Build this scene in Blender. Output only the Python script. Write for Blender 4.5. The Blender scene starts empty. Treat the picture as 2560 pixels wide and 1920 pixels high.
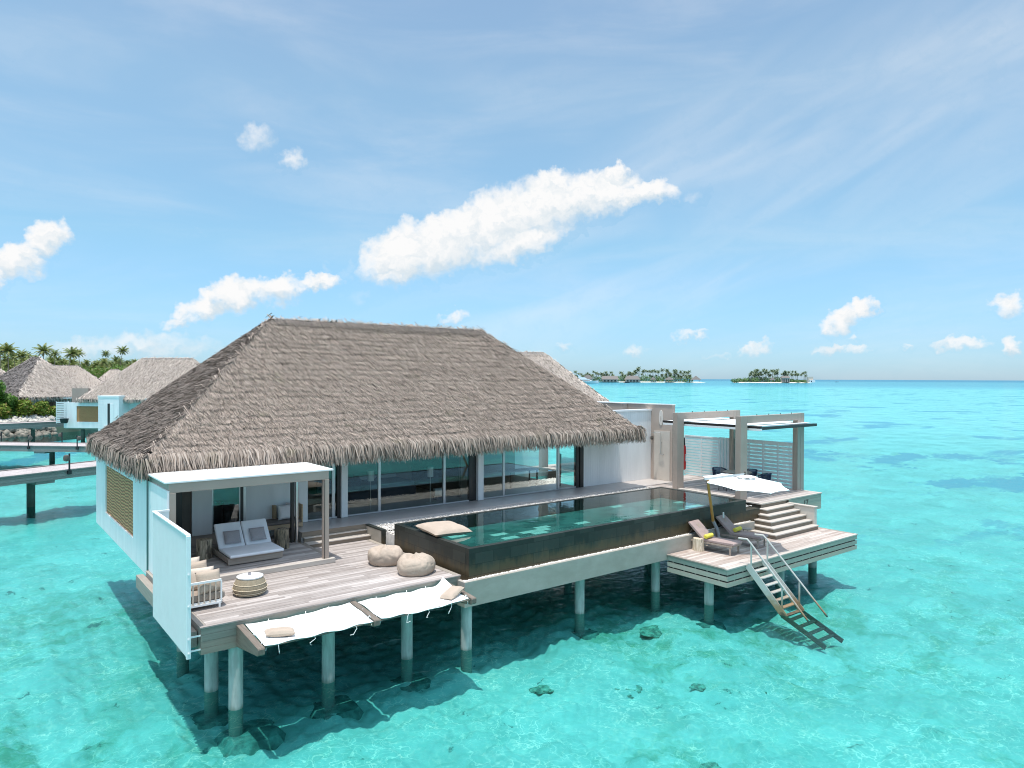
import bpy, bmesh, math, random
import numpy as np
from mathutils import Vector, Matrix
S = bpy.context.scene
COL = S.collection
RAD = math.radians
rnd = random.Random(7)

# ------------------------------------------------------------------ camera, sky, sun, exposure
EYE = Vector((0, 0, 7.6))
YAW, PITCH, ROLL = RAD(38.10), RAD(-0.464), RAD(0.227)
fw = Vector((math.sin(YAW) * math.cos(PITCH), math.cos(YAW) * math.cos(PITCH), math.sin(PITCH)))
r0 = Vector((math.cos(YAW), -math.sin(YAW), 0)); u0 = r0.cross(fw)
rt = r0 * math.cos(ROLL) + u0 * math.sin(ROLL); up = u0 * math.cos(ROLL) - r0 * math.sin(ROLL)
cd = bpy.data.cameras.new("camera"); cam = bpy.data.objects.new("camera", cd); COL.objects.link(cam)
M4 = Matrix((rt, up, -fw)).transposed().to_4x4(); M4.translation = EYE
cam.matrix_world = M4
cd.sensor_width = 36.0; cd.lens = 1765.8 / 2560 * 36.0; cd.clip_start = 0.1; cd.clip_end = 60000
S.camera = cam

SUN_DIR = Vector((-0.15, -0.085, 1.0)).normalized()          # towards the sun
sun_el = math.asin(SUN_DIR.z); sun_az = math.atan2(SUN_DIR.x, SUN_DIR.y)
ld = bpy.data.lights.new("sun", 'SUN'); ld.energy = 2.75; ld.angle = RAD(0.53); ld.color = (1.0, 0.965, 0.91)
sun = bpy.data.objects.new("sun", ld); COL.objects.link(sun)
sun.rotation_euler = SUN_DIR.to_track_quat('Z', 'Y').to_euler(); sun.location = (0, 0, 60)
S.view_settings.view_transform = 'Standard'; S.view_settings.look = 'None'
S.view_settings.exposure = 0.56; S.view_settings.gamma = 1.0; S.view_settings.use_curve_mapping = False
S.cycles.filter_width = 1.05; S.cycles.use_denoising = True; S.cycles.max_bounces = 10; S.cycles.transparent_max_bounces = 16; S.cycles.diffuse_bounces = 4
S.cycles.sample_clamp_indirect = 6.0; S.cycles.caustics_reflective = False; S.cycles.caustics_refractive = False

class NT:
    """small helper round a node tree"""
    def __init__(s, tree): s.t = tree; s.t.nodes.clear()
    def n(s, typ, ins=None, **kw):
        nd = s.t.nodes.new(typ)
        for k, v in kw.items(): setattr(nd, k, v)
        for k, v in (ins or {}).items():
            if isinstance(v, bpy.types.NodeSocket): s.t.links.new(v, nd.inputs[k])
            else: nd.inputs[k].default_value = v
        return nd
    def m(s, op, a, b=None, c=None, clamp=False):
        ins = {0: a}
        if b is not None: ins[1] = b
        if c is not None: ins[2] = c
        return s.n('ShaderNodeMath', ins, operation=op, use_clamp=clamp).outputs[0]
    def vm(s, op, a, b=None, out=0):
        ins = {0: a}
        if b is not None: ins[1] = b
        return s.n('ShaderNodeVectorMath', ins, operation=op).outputs[out]
    def mix(s, f, a, b, mode='MIX'):
        nd = s.n('ShaderNodeMix', data_type='RGBA', blend_type=mode)
        for i, v in ((0, f), (6, a), (7, b)):
            if isinstance(v, bpy.types.NodeSocket): s.t.links.new(v, nd.inputs[i])
            else: nd.inputs[i].default_value = v if i == 0 else (tuple(v) + (1,))[:4]
        return nd.outputs[2]
    def ss(s, v, a, b):
        nd = s.n('ShaderNodeMapRange', {0: v, 1: a, 2: b, 3: 0.0, 4: 1.0}, interpolation_type='SMOOTHSTEP')
        return nd.outputs[0]
    def noise(s, vec, scale, detail=2.0, rough=0.5, dist=0.0, out=0):
        return s.n('ShaderNodeTexNoise', {'Vector': vec, 'Scale': scale, 'Detail': detail, 'Roughness': rough, 'Distortion': dist}).outputs[out]
    def scale(s, vec, xyz):
        return s.vm('MULTIPLY', vec, xyz)
    def ramp(s, f, stops):
        nd = s.n('ShaderNodeValToRGB', {0: f}); cr = nd.color_ramp
        while len(cr.elements) < len(stops): cr.elements.new(0.5)
        for e, (p, c) in zip(cr.elements, stops): e.position = p; e.color = (tuple(c) + (1,))[:4]
        return nd.outputs[0]
    def bump(s, h, strength=0.5, dist=0.02, normal=None):
        ins = {'Strength': strength, 'Distance': dist, 'Height': h}
        if normal is not None: ins['Normal'] = normal
        return s.n('ShaderNodeBump', ins).outputs[0]

# sky: Nishita + clouds that sit at fixed compass directions and heights
W = bpy.data.worlds.new("World"); S.world = W; W.use_nodes = True
nt = NT(W.node_tree)
sky = nt.n('ShaderNodeTexSky', sky_type='NISHITA', sun_disc=False)
sky.sun_elevation = sun_el; sky.sun_rotation = sun_az
sky.air_density = 1.0; sky.dust_density = 0.35; sky.ozone_density = 1.0; sky.altitude = 0
gen = nt.n('ShaderNodeTexCoord').outputs['Generated']
sep = nt.n('ShaderNodeSeparateXYZ', {0: gen})
az = nt.m('MULTIPLY', nt.m('ARCTAN2', sep.outputs[0], sep.outputs[1]), 57.29578)
el = nt.m('MULTIPLY', nt.m('ARCSINE', sep.outputs[2]), 57.29578)
ae = nt.n('ShaderNodeCombineXYZ', {0: az, 1: el, 2: 0.0}).outputs[0]
# humid tropical air: the lowest part of the sky is bluer and less bright than dry air would be
low = nt.ramp(nt.m('DIVIDE', el, 90.0, clamp=True), [(0.0, (0.33, 0.51, 0.82)), (0.035, (0.38, 0.55, 0.76)), (0.115, (0.57, 0.73, 0.74)), (0.24, (0.90, 0.96, 0.84)), (0.36, (1.05, 1.02, 0.89)), (0.50, (3.3, 2.85, 2.10)), (1.0, (3.6, 3.0, 2.15))])  # upper stops brighten the unseen zenith as added fill light
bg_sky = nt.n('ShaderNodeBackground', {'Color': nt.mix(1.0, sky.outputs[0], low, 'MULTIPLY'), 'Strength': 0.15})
def sky_dir(px, py):
    """compass azimuth / height in degrees of a point of the sky given as offsets of a 2560 x 1920 view"""
    d = fw + rt * ((px - 1280) / 1765.8) - up * ((py - 960) / 1765.8); d.normalize()
    return math.degrees(math.atan2(d.x, d.y)), math.degrees(math.asin(d.z))
w1 = nt.noise(ae, 0.55, 5.0, 0.55, 0.0, 1)
w1 = nt.vm('MULTIPLY', nt.vm('SUBTRACT', w1, (0.5, 0.5, 0.5)), (2.6, 2.0, 0))
w2 = nt.vm('MULTIPLY', nt.vm('SUBTRACT', nt.noise(ae, 1.7, 3.0, 0.5, 0.0, 1), (0.5, 0.5, 0.5)), (1.3, 1.2, 0))
pw = nt.vm('ADD', nt.vm('ADD', ae, w1), w2)
fine = nt.noise(ae, 0.9, 5.0, 0.5)
# (px, py, half width px, half height px, tilt deg, strength)
CL = [(1010, 640, 105, 78, 20, 1.0), (1110, 625, 110, 66, 15, 1.0), (1260, 560, 135, 88, 20, 1.0), (1010, 655, 95, 52, 15, 1.0), (1120, 605, 120, 72, 25, 1.0), (1245, 565, 130, 78, 25, 1.0), (1370, 520, 110, 78, 18, 1.0), (1480, 495, 130, 58, 12, 1.0),
      (1600, 487, 100, 34, 0, .95), (1300, 610, 150, 45, 18, .85), (1385, 468, 55, 40, 0, 1), (1540, 440, 34, 34, 30, 1), (1000, 690, 70, 26, 8, .8), (1180, 560, 70, 50, 20, 1),
      (40, 650, 85, 46, 25, .9), (120, 598, 60, 46, 35, .95), (-30, 690, 70, 40, 10, .8),
      (520, 765, 80, 34, 25, .9), (600, 735, 75, 40, 15, .95), (700, 725, 70, 34, 12, .9), (800, 705, 55, 24, 8, .85), (455, 805, 55, 18, 12, .6),
      (640, 345, 46, 42, 40, .45), (735, 400, 36, 28, 0, .5),
      (2110, 800, 62, 34, 25, .85), (2165, 765, 40, 28, 30, .9), (2075, 875, 42, 17, 12, .6), (2140, 877, 42, 15, 0, .55), (2140, 845, 22, 12, 0, .5),
      (2520, 770, 44, 38, 10, .75), (2545, 860, 34, 24, 20, .75), (2400, 860, 75, 20, 4, .65), (2270, 872, 24, 10, 0, .45),
      (1720, 838, 42, 15, 5, .55), (1890, 875, 42, 20, 15, .6), (1585, 885, 34, 16, 8, .5), (1415, 868, 30, 14, 8, .45), (1135, 795, 36, 17, 12, .6), (1800, 892, 50, 9, 0, .3), (1742, 490, 24, 30, 60, .28),
      (360, 860, 150, 34, 3, .5), (250, 880, 150, 30, 4, .45), (480, 868, 100, 26, 0, .38), (500, 583, 60, 8, 3, .14), (900, 750, 50, 20, 0, .22), (815, 665, 16, 36, 0, .22), (880, 680, 40, 24, 20, .25)]
dens = None; under = None
for (px, py, a, b, th, stg) in CL:
    ca, ce = sky_dir(px, py)
    ea, _ = sky_dir(px + a, py); _, eb = sky_dir(px, py - b)
    ra, rb = max(ea - ca, .1), max(eb - ce, .1)
    q = nt.vm('SUBTRACT', pw, (ca, ce, 0))
    t = RAD(th); kx, ky = math.cos(t), math.sin(t)
    qx = nt.m('DIVIDE', nt.vm('DOT_PRODUCT', q, (kx, ky, 0), 1), ra * 1.28)
    qy = nt.m('DIVIDE', nt.vm('DOT_PRODUCT', q, (-ky, kx, 0), 1), rb * 1.28)
    r2 = nt.m('ADD', nt.m('MULTIPLY', qx, qx), nt.m('MULTIPLY', qy, qy))
    v = nt.m('MULTIPLY', nt.m('MULTIPLY', nt.m('SUBTRACT', 1.0, r2, clamp=True), stg), nt.m('ADD', 1.0, nt.m('MULTIPLY', nt.m('MAXIMUM', nt.m('MINIMUM', qy, 1.0), -1.0), 0.38)))
    dens = v if dens is None else nt.m('MAXIMUM', dens, v)
    lo_ = nt.m('MULTIPLY', v, nt.m('MULTIPLY_ADD', qy, -0.5, 0.5, clamp=True))
    under = lo_ if under is None else nt.m('MAXIMUM', under, lo_)
d2 = nt.m('ADD', dens, nt.m('MULTIPLY', nt.m('SUBTRACT', fine, 0.5), 0.62))
base_mask = nt.ss(dens, 0.005, 0.12)
cover = nt.m('MULTIPLY', nt.m('MULTIPLY', nt.ss(d2, -0.02, 0.88), base_mask), nt.ss(dens, -0.1, 0.50))
# cirrus streaks, upper right
cq = nt.vm('SUBTRACT', ae, (58.0, 14.0, 0))
ct = RAD(22)
cx = nt.vm('DOT_PRODUCT', cq, (math.cos(ct), math.sin(ct), 0), 1); cy = nt.vm('DOT_PRODUCT', cq, (-math.sin(ct), math.cos(ct), 0), 1)
cv = nt.n('ShaderNodeCombineXYZ', {0: nt.m('MULTIPLY', cx, 0.05), 1: nt.m('MULTIPLY', cy, 0.20), 2: 3.0}).outputs[0]
cir = nt.ss(nt.noise(cv, 1.0, 3.5, 0.5, 0.6), 0.30, 0.95)
area = nt.m('SUBTRACT', 1.0, nt.m('ADD', nt.m('POWER', nt.m('DIVIDE', cx, 42.0), 2.0), nt.m('POWER', nt.m('DIVIDE', cy, 10.0), 2.0)), clamp=True)
cir = nt.m('MULTIPLY', nt.m('MULTIPLY', cir, area), 0.60)
veil = nt.m('MULTIPLY', nt.ss(nt.noise(nt.scale(ae, (0.05, 0.22, 1)), 1.0, 5.0, 0.55, 0.5), 0.38, 0.8), 0.22)
cover = nt.m('MAXIMUM', cover, nt.m('MAXIMUM', cir, veil))
shade = nt.ss(nt.noise(nt.scale(pw, (1, 1.5, 1)), 0.7, 6.0, 0.6), 0.34, 0.60)
ug = nt.m('SUBTRACT', 1.0, nt.ss(nt.m('DIVIDE', under, nt.m('MAXIMUM', dens, 0.02)), 0.38, 0.80))
ccol = nt.mix(nt.m('ADD', nt.m('MULTIPLY', ug, 0.72), nt.m('MULTIPLY', shade, 0.42), clamp=True), (0.62, 0.75, 0.84), (1.0, 1.0, 1.0))
bg_c = nt.n('ShaderNodeBackground', {'Color': ccol, 'Strength': 0.66})
# thin humid air low over the sea
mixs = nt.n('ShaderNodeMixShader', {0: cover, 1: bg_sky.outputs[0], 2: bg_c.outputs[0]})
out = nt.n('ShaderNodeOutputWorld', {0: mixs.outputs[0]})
W.cycles.sampling_method = 'MANUAL'; W.cycles.sample_map_resolution = 512

# ------------------------------------------------------------------ object helpers
def tag(o, label=None, cat=None, group=None, kind=None):
    if label: o['label'] = label
    if cat: o['category'] = cat
    if group: o['group'] = group
    if kind: o['kind'] = kind
    return o
def empty(name, loc=(0, 0, 0), rz=0.0, label=None, cat=None, group=None):
    o = bpy.data.objects.new(name, None); COL.objects.link(o); o.empty_display_size = 0.3
    o.location = loc; o.rotation_euler = (0, 0, rz)
    return tag(o, label, cat, group)
def origin_of(o):
    v = Vector((0, 0, 0))
    while o is not None: v = v + Vector(o.location); o = o.parent
    return v
def link_mesh(name, me, mat, parent=None, loc=(0, 0, 0)):
    o = bpy.data.objects.new(name, me); COL.objects.link(o)
    if mat is not None:
        for m in (mat if isinstance(mat, (list, tuple)) else [mat]): me.materials.append(m)
    if parent is not None: o.parent = parent
    o.location = loc
    return o
def copy_tree(o, parent=None):
    c = o.copy(); COL.objects.link(c)
    if parent is not None: c.parent = parent
    for ch in list(o.children): copy_tree(ch, c)
    return c

class MB:
    """collects shapes and links them as ONE mesh object"""
    def __init__(s): s.v = []; s.f = []
    def add(s, vs, fs):
        b = len(s.v); s.v += [tuple(p) for p in vs]; s.f += [tuple(b + i for i in f) for f in fs]; return s
    def box(s, x0, y0, z0, x1, y1, z1):
        if x0 > x1: x0, x1 = x1, x0
        if y0 > y1: y0, y1 = y1, y0
        if z0 > z1: z0, z1 = z1, z0
        return s.add([(x0, y0, z0), (x1, y0, z0), (x1, y1, z0), (x0, y1, z0), (x0, y0, z1), (x1, y0, z1), (x1, y1, z1), (x0, y1, z1)],
                     [(0, 3, 2, 1), (4, 5, 6, 7), (0, 1, 5, 4), (1, 2, 6, 5), (2, 3, 7, 6), (3, 0, 4, 7)])
    def obox(s, c, size, mat3):
        c = Vector(c); h = [k / 2 for k in size]; vs = []
        for dz in (-1, 1):
            for dx, dy in ((-1, -1), (1, -1), (1, 1), (-1, 1)):
                vs.append(c + mat3 @ Vector((dx * h[0], dy * h[1], dz * h[2])))
        return s.add(vs, [(0, 3, 2, 1), (4, 5, 6, 7), (0, 1, 5, 4), (1, 2, 6, 5), (2, 3, 7, 6), (3, 0, 4, 7)])
    def beam(s, p, q, w, h, upv=(0, 0, 1)):
        p = Vector(p); q = Vector(q); d = (q - p); L = d.length; d.normalize()
        x = d.cross(Vector(upv))
        if x.length < 1e-4: x = d.cross(Vector((1, 0, 0)))
        x.normalize(); z = x.cross(d)
        return s.obox((p + q) / 2, (w, L, h), Matrix((x, d, z)).transposed())
    def tube(s, pts, rad, n=10, caps=True):
        pts = [Vector(p) for p in pts]; R = rad if isinstance(rad, (list, tuple)) else [rad] * len(pts)
        b = len(s.v); px = None
        for i, p in enumerate(pts):
            d = (pts[min(i + 1, len(pts) - 1)] - pts[max(i - 1, 0)]).normalized()
            if px is None:
                px = d.cross(Vector((0, 0, 1)))
                if px.length < 1e-3: px = d.cross(Vector((0, 1, 0)))
            px = (px - d * px.dot(d)).normalized(); py = d.cross(px)
            for k in range(n):
                a = 2 * math.pi * k / n
                s.v.append(tuple(p + (px * math.cos(a) + py * math.sin(a)) * R[i]))
        for i in range(len(pts) - 1):
            for k in range(n):
                k2 = (k + 1) % n
                s.f.append((b + i * n + k, b + i * n + k2, b + (i + 1) * n + k2, b + (i + 1) * n + k))
        if caps:
            s.f.append(tuple(b + k for k in range(n))[::-1]); e = b + (len(pts) - 1) * n
            s.f.append(tuple(e + k for k in range(n)))
        return s
    def lathe(s, prof, c=(0, 0, 0), n=24):
        b = len(s.v)
        for r, zz in prof:
            for k in range(n):
                a = 2 * math.pi * k / n
                s.v.append((c[0] + r * math.cos(a), c[1] + r * math.sin(a), c[2] + zz))
        for i in range(len(prof) - 1):
            for k in range(n):
                k2 = (k + 1) % n
                s.f.append((b + i * n + k, b + i * n + k2, b + (i + 1) * n + k2, b + (i + 1) * n + k))
        s.f.append(tuple(b + k for k in range(n))[::-1]); e = b + (len(prof) - 1) * n
        s.f.append(tuple(e + k for k in range(n)))
        return s
    def prism(s, poly, axis, a0, a1):
        """polygon of 2-D points extruded along axis ('x': poly is (y,z); 'y': (x,z); 'z': (x,y))"""
        def P(p, a): return {'x': (a, p[0], p[1]), 'y': (p[0], a, p[1]), 'z': (p[0], p[1], a)}[axis]
        n = len(poly); vs = [P(p, a0) for p in poly] + [P(p, a1) for p in poly]
        fs = [tuple(range(n))[::-1], tuple(range(n, 2 * n))] + [(i, (i + 1) % n, n + (i + 1) % n, n + i) for i in range(n)]
        return s.add(vs, fs)
    def build(s, name, mat, parent=None, world=True, bevel=0.0, smooth=False, sub=0, seg=2, loc=None):
        off = origin_of(parent) if (parent is not None and world) else Vector((0, 0, 0))
        if loc is not None: off = off + Vector(loc)
        me = bpy.data.meshes.new(name)
        me.from_pydata([(x - off.x, y - off.y, z - off.z) for x, y, z in s.v], [], s.f); me.update()
        bm = bmesh.new(); bm.from_mesh(me); bmesh.ops.recalc_face_normals(bm, faces=bm.faces); bm.to_mesh(me); bm.free()
        o = link_mesh(name, me, mat, parent, loc if loc is not None else (0, 0, 0))
        if smooth:
            me.polygons.foreach_set('use_smooth', [True] * len(me.polygons))
            try: me.set_sharp_from_angle(angle=RAD(42))
            except Exception: pass
        if bevel > 0:
            md = o.modifiers.new("edge", 'BEVEL'); md.width = bevel; md.segments = seg; md.limit_method = 'ANGLE'; md.angle_limit = RAD(40)
        if sub:
            md = o.modifiers.new("sub", 'SUBSURF'); md.levels = sub; md.render_levels = sub
        return o

def mesh_np(name, V, Q, mat, parent=None, smooth=False, loc=(0, 0, 0), attr=None):
    """mesh from numpy arrays: V (n,3), Q (m,k) all faces with k corners"""
    V = np.asarray(V, np.float32); Q = np.asarray(Q, np.int32); k = Q.shape[1]
    me = bpy.data.meshes.new(name)
    me.vertices.add(len(V)); me.vertices.foreach_set('co', V.ravel())
    me.loops.add(Q.size); me.loops.foreach_set('vertex_index', Q.ravel())
    me.polygons.add(len(Q)); me.polygons.foreach_set('loop_start', np.arange(0, Q.size, k, dtype=np.int32))
    try: me.polygons.foreach_set('loop_total', np.full(len(Q), k, np.int32))
    except Exception: pass
    if smooth: me.polygons.foreach_set('use_smooth', np.ones(len(Q), bool))
    if attr is not None:
        for nm, arr in attr.items():
            at = me.attributes.new(nm, 'FLOAT', 'POINT'); at.data.foreach_set('value', np.asarray(arr, np.float32))
    me.update(calc_edges=True); me.validate()
    return link_mesh(name, me, mat, parent, loc)

# ------------------------------------------------------------------ materials
def newmat(name):
    m = bpy.data.materials.new(name); m.use_nodes = True
    n = NT(m.node_tree); b = n.n('ShaderNodeBsdfPrincipled'); o = n.n('ShaderNodeOutputMaterial', {0: b.outputs[0]})
    return m, n, b, o
def setin(n, b, **kw):
    for k, v in kw.items():
        k = {'color': 'Base Color', 'rough': 'Roughness', 'metal': 'Metallic', 'normal': 'Normal', 'spec': 'Specular IOR Level', 'sheen': 'Sheen Weight'}.get(k, k)
        if isinstance(v, bpy.types.NodeSocket): n.t.links.new(v, b.inputs[k])
        elif k == 'Base Color': b.inputs[k].default_value = (tuple(v) + (1,))[:4]
        else: b.inputs[k].default_value = v
def plain(name, col, rough=0.6, metal=0.0, var=0.10, scale=3.0, bump=0.0, bscale=60.0, spec=0.5, stretch=(1, 1, 1), bdist=0.004):
    m, n, b, o = newmat(name)
    pos = n.n('ShaderNodeTexCoord').outputs['Object']
    v = n.noise(n.scale(pos, stretch), scale, 5.0, 0.6)
    c = n.mix(n.ss(v, 0.3, 0.7), tuple(k * (1 - var) for k in col), tuple(min(1, k * (1 + var)) for k in col))
    setin(n, b, color=c, rough=rough, metal=metal, spec=spec)
    if bump: setin(n, b, normal=n.bump(n.noise(n.scale(pos, stretch), bscale, 3.0, 0.6), bump, bdist))
    return m
def wood(name, dark, light, along=(1, 0, 0), rough=0.75, grain=26.0, patch=None, isl=0.55):
    """weathered boards: each board has its own tone, fine grain runs along it"""
    m, n, b, o = newmat(name)
    geo = n.n('ShaderNodeNewGeometry'); pos = n.n('ShaderNodeTexCoord').outputs['Object']
    st = tuple(0.06 if a else 1.0 for a in along)
    ri = geo.outputs['Random Per Island']
    sh = n.n('ShaderNodeCombineXYZ', {0: n.m('MULTIPLY', ri, 37.0), 1: n.m('MULTIPLY', ri, 91.0), 2: n.m('MULTIPLY', ri, 13.0)}).outputs[0]
    g = n.noise(n.vm('ADD', n.scale(pos, st), sh), grain, 5.0, 0.65, 0.3)
    t = n.m('ADD', n.m('MULTIPLY', n.ss(ri, 0.0, 1.0), isl), n.m('MULTIPLY', n.ss(g, 0.25, 0.75), 1.0 - isl))
    big = n.noise(n.scale(pos, (0.5, 0.5, 0.5)), 1.1, 4.0, 0.6)
    t = n.m('ADD', t, n.m('MULTIPLY', n.m('SUBTRACT', big, 0.5), 0.5), clamp=True)
    c = n.mix(t, dark, light)
    if patch is not None:
        pn = n.noise(n.scale(n.vm('ADD', pos, sh), tuple(0.25 if a else 1.0 for a in along)), 1.4, 4.0, 0.6)
        c = n.mix(n.m('MULTIPLY', n.ss(pn, 0.52, 0.72), 0.65), c, patch)
    setin(n, b, color=c, rough=rough, spec=0.3, normal=n.bump(g, 0.25, 0.004))
    return m

M = {}
M['deck'] = wood('weathered_decking', (0.21, 0.175, 0.155), (0.545, 0.485, 0.45), (1, 0, 0))
M['deck_sun'] = wood('brown_weathered_decking', (0.30, 0.225, 0.185), (0.60, 0.53, 0.475), (1, 0, 0), patch=(0.33, 0.245, 0.20))
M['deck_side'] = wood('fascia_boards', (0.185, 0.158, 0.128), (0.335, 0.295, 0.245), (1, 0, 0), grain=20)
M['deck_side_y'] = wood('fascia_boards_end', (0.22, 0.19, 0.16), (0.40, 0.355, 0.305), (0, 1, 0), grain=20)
M['fascia_cream'] = wood('painted_fascia', (0.36, 0.335, 0.27), (0.47, 0.44, 0.36), (1, 0, 0), grain=14, isl=0.3)
M['fascia_cream_y'] = wood('painted_fascia_end', (0.38, 0.355, 0.29), (0.49, 0.46, 0.385), (0, 1, 0), grain=14, isl=0.3)
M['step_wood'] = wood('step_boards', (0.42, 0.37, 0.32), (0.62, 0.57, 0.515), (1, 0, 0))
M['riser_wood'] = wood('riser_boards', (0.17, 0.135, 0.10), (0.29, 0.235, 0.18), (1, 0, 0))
M['teak'] = wood('weathered_teak', (0.30, 0.235, 0.19), (0.44, 0.365, 0.305), (1, 0, 0), isl=0.2)
M['teak_y'] = wood('weathered_teak_beam', (0.12, 0.095, 0.075), (0.23, 0.19, 0.155), (0, 1, 0), isl=0.25)
M['oak'] = wood('golden_oak', (0.40, 0.27, 0.16), (0.56, 0.42, 0.28), (1, 0, 0), isl=0.2)
M['mast_wood'] = plain('varnished_mast', (0.50, 0.245, 0.06), 0.4, var=0.18, scale=10, stretch=(1, 1, .1))
M['jetty_wood'] = wood('jetty_boards', (0.17, 0.15, 0.135), (0.33, 0.30, 0.28), (1, 0, 0), isl=0.35)
M['jetty_top'] = wood('jetty_planks', (0.34, 0.29, 0.275), (0.54, 0.48, 0.46), (0, 1, 0), isl=0.35)
M['white'] = plain('white_render', (0.80, 0.80, 0.79), 0.7, var=0.045, scale=1.6, stretch=(1.5, 1.5, 0.25), bump=0.08, bscale=90)
M['white_metal'] = plain('white_metal', (0.82, 0.82, 0.81), 0.4, var=0.02)
M['greywhite'] = plain('lattice_greywhite', (0.80, 0.79, 0.78), 0.5, var=0.04)  # plain off-white for lattices, slats and far trim
M['taupe'] = plain('taupe_metal', (0.37, 0.30, 0.25), 0.5, var=0.05, scale=1.2)
M['taupe_wall'] = plain('taupe_render', (0.46, 0.375, 0.315), 0.8, var=0.05, scale=1.5, bump=0.15, bscale=70)
M['tile_cream'] = plain('cream_tiles', (0.60, 0.54, 0.47), 0.45, var=0.05, scale=2)
M['floor_grey'] = plain('grey_stone_floor', (0.47, 0.43, 0.405), 0.4, var=0.05, scale=1.2)
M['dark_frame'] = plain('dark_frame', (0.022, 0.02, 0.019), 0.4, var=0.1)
M['brown_wall'] = plain('brown_panel', (0.10, 0.085, 0.07), 0.6, var=0.1)
M['alu'] = plain('aluminium', (0.60, 0.60, 0.60), 0.35, metal=0.6, var=0.04)
M['steel'] = plain('brushed_steel', (0.62, 0.60, 0.58), 0.28, metal=1.0, var=0.06, scale=8, stretch=(4, 4, .1))
M['rail_metal'] = None
M['concrete_pile'] = None
M['canvas'] = plain('white_canvas', (0.86, 0.86, 0.84), 0.9, var=0.02, bump=0.2, bscale=14, bdist=0.01)
M['mattress'] = plain('white_outdoor_fabric', (0.80, 0.80, 0.82), 0.9, var=0.02, bump=0.2, bscale=240, bdist=0.001)
M['cushion_grey'] = plain('grey_linen', (0.36, 0.335, 0.345), 0.95, var=0.10, scale=70, bump=0.3, bscale=300, bdist=0.001)
M['beige'] = plain('beige_fabric', (0.44, 0.35, 0.275), 0.9, var=0.06, scale=3, bump=0.55, bscale=6, bdist=0.035)
M['beige_light'] = plain('light_beige_fabric', (0.60, 0.50, 0.41), 0.9, var=0.05, scale=3, bump=0.2, bscale=9, bdist=0.01)
M['taupe_cushion'] = plain('seat_cushion_fabric', (0.33, 0.265, 0.215), 0.9, var=0.06, bump=0.2, bscale=200, bdist=0.001)
M['mauve'] = plain('mauve_lounger_fabric', (0.37, 0.275, 0.255), 0.9, var=0.08, scale=4, bump=0.25, bscale=8, bdist=0.012)
M['brown_cushion'] = plain('brown_cushion', (0.17, 0.14, 0.125), 0.9, var=0.08)
M['yellow'] = plain('yellow_towel', (0.78, 0.66, 0.10), 0.95, var=0.10, scale=60, bump=0.6, bscale=300, bdist=0.003)
M['off_white'] = plain('off_white_fabric', (0.72, 0.69, 0.67), 0.9, var=0.05, bump=0.3, bscale=9, bdist=0.01)
M['navy'] = plain('navy_rope', (0.02, 0.035, 0.075), 0.8, var=0.2, scale=80)
M['navy_cushion'] = plain('blue_grey_cushion', (0.20, 0.24, 0.30), 0.9, var=0.06)
M['red'] = plain('red_plastic', (0.60, 0.02, 0.015), 0.4, var=0.08)
M['black'] = plain('black_plastic', (0.015, 0.015, 0.016), 0.5, var=0.1)
M['granite'] = plain('grey_granite', (0.36, 0.35, 0.36), 0.5, var=0.15, scale=40)
M['sand'] = plain('coral_sand', (0.72, 0.68, 0.58), 0.95, var=0.05, scale=0.2)
M['earth'] = plain('island_ground', (0.20, 0.18, 0.12), 0.95, var=0.3, scale=0.3)
M['lamp_glass'] = plain('frosted_shade', (0.90, 0.91, 0.88), 0.5, var=0.02)
M['linen_dark'] = plain('dark_upholstery', (0.06, 0.075, 0.11), 0.9, var=0.1)
M['palm_trunk'] = plain('palm_bark', (0.24, 0.20, 0.165), 0.9, var=0.2, scale=3, stretch=(1, 1, 6))
M['roof_slate'] = plain('far_roof', (0.20, 0.175, 0.16), 0.9, var=0.12, scale=2.0)
M['boat_white'] = plain('boat_white', (0.80, 0.81, 0.80), 0.3, var=0.02)
M['boat_dark'] = plain('boat_dark', (0.03, 0.035, 0.05), 0.4, var=0.1)
M['hill'] = plain('far_hill', (0.10, 0.16, 0.20), 0.9, var=0.1)
M['logo_grey'] = plain('embossed_mark', (0.19, 0.15, 0.14), 0.9, var=0.03)
M['glass_clear'] = None

def m_pile():
    m, n, b, o = newmat('concrete_pile')
    g = n.n('ShaderNodeNewGeometry').outputs['Position']; z = n.n('ShaderNodeSeparateXYZ', {0: g}).outputs[2]
    nz = n.noise(n.scale(g, (3, 3, 0.6)), 3.0, 5.0, 0.6)
    base = n.mix(n.ss(nz, 0.3, 0.7), (0.36, 0.36, 0.33), (0.52, 0.52, 0.48))
    alg = n.ss(n.m('ADD', z, n.m('MULTIPLY', n.m('SUBTRACT', nz, 0.5), 0.25)), 0.30, 0.14)       # algae line at the water
    setin(n, b, color=n.mix(n.m('MULTIPLY', alg, 0.96), base, (0.20, 0.24, 0.20)), rough=0.8, normal=n.bump(nz, 0.3, 0.02))
    return m
M['concrete_pile'] = m_pile()
def m_rail():
    m, n, b, o = newmat('ladder_metal')
    g = n.n('ShaderNodeNewGeometry').outputs['Position']; z = n.n('ShaderNodeSeparateXYZ', {0: g}).outputs[2]
    nz = n.noise(g, 9.0, 5.0, 0.6)
    t = n.m('ADD', z, n.m('MULTIPLY', n.m('SUBTRACT', nz, 0.5), 0.5))
    c = n.mix(n.ss(t, 0.95, 0.35), (0.55, 0.53, 0.49), (0.36, 0.235, 0.135))         # rust near the water
    c = n.mix(n.ss(t, 0.30, 0.12), c, (0.115, 0.10, 0.07))
    setin(n, b, color=c, rough=0.45, metal=0.25)
    return m
M['rail_metal'] = m_rail()
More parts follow.
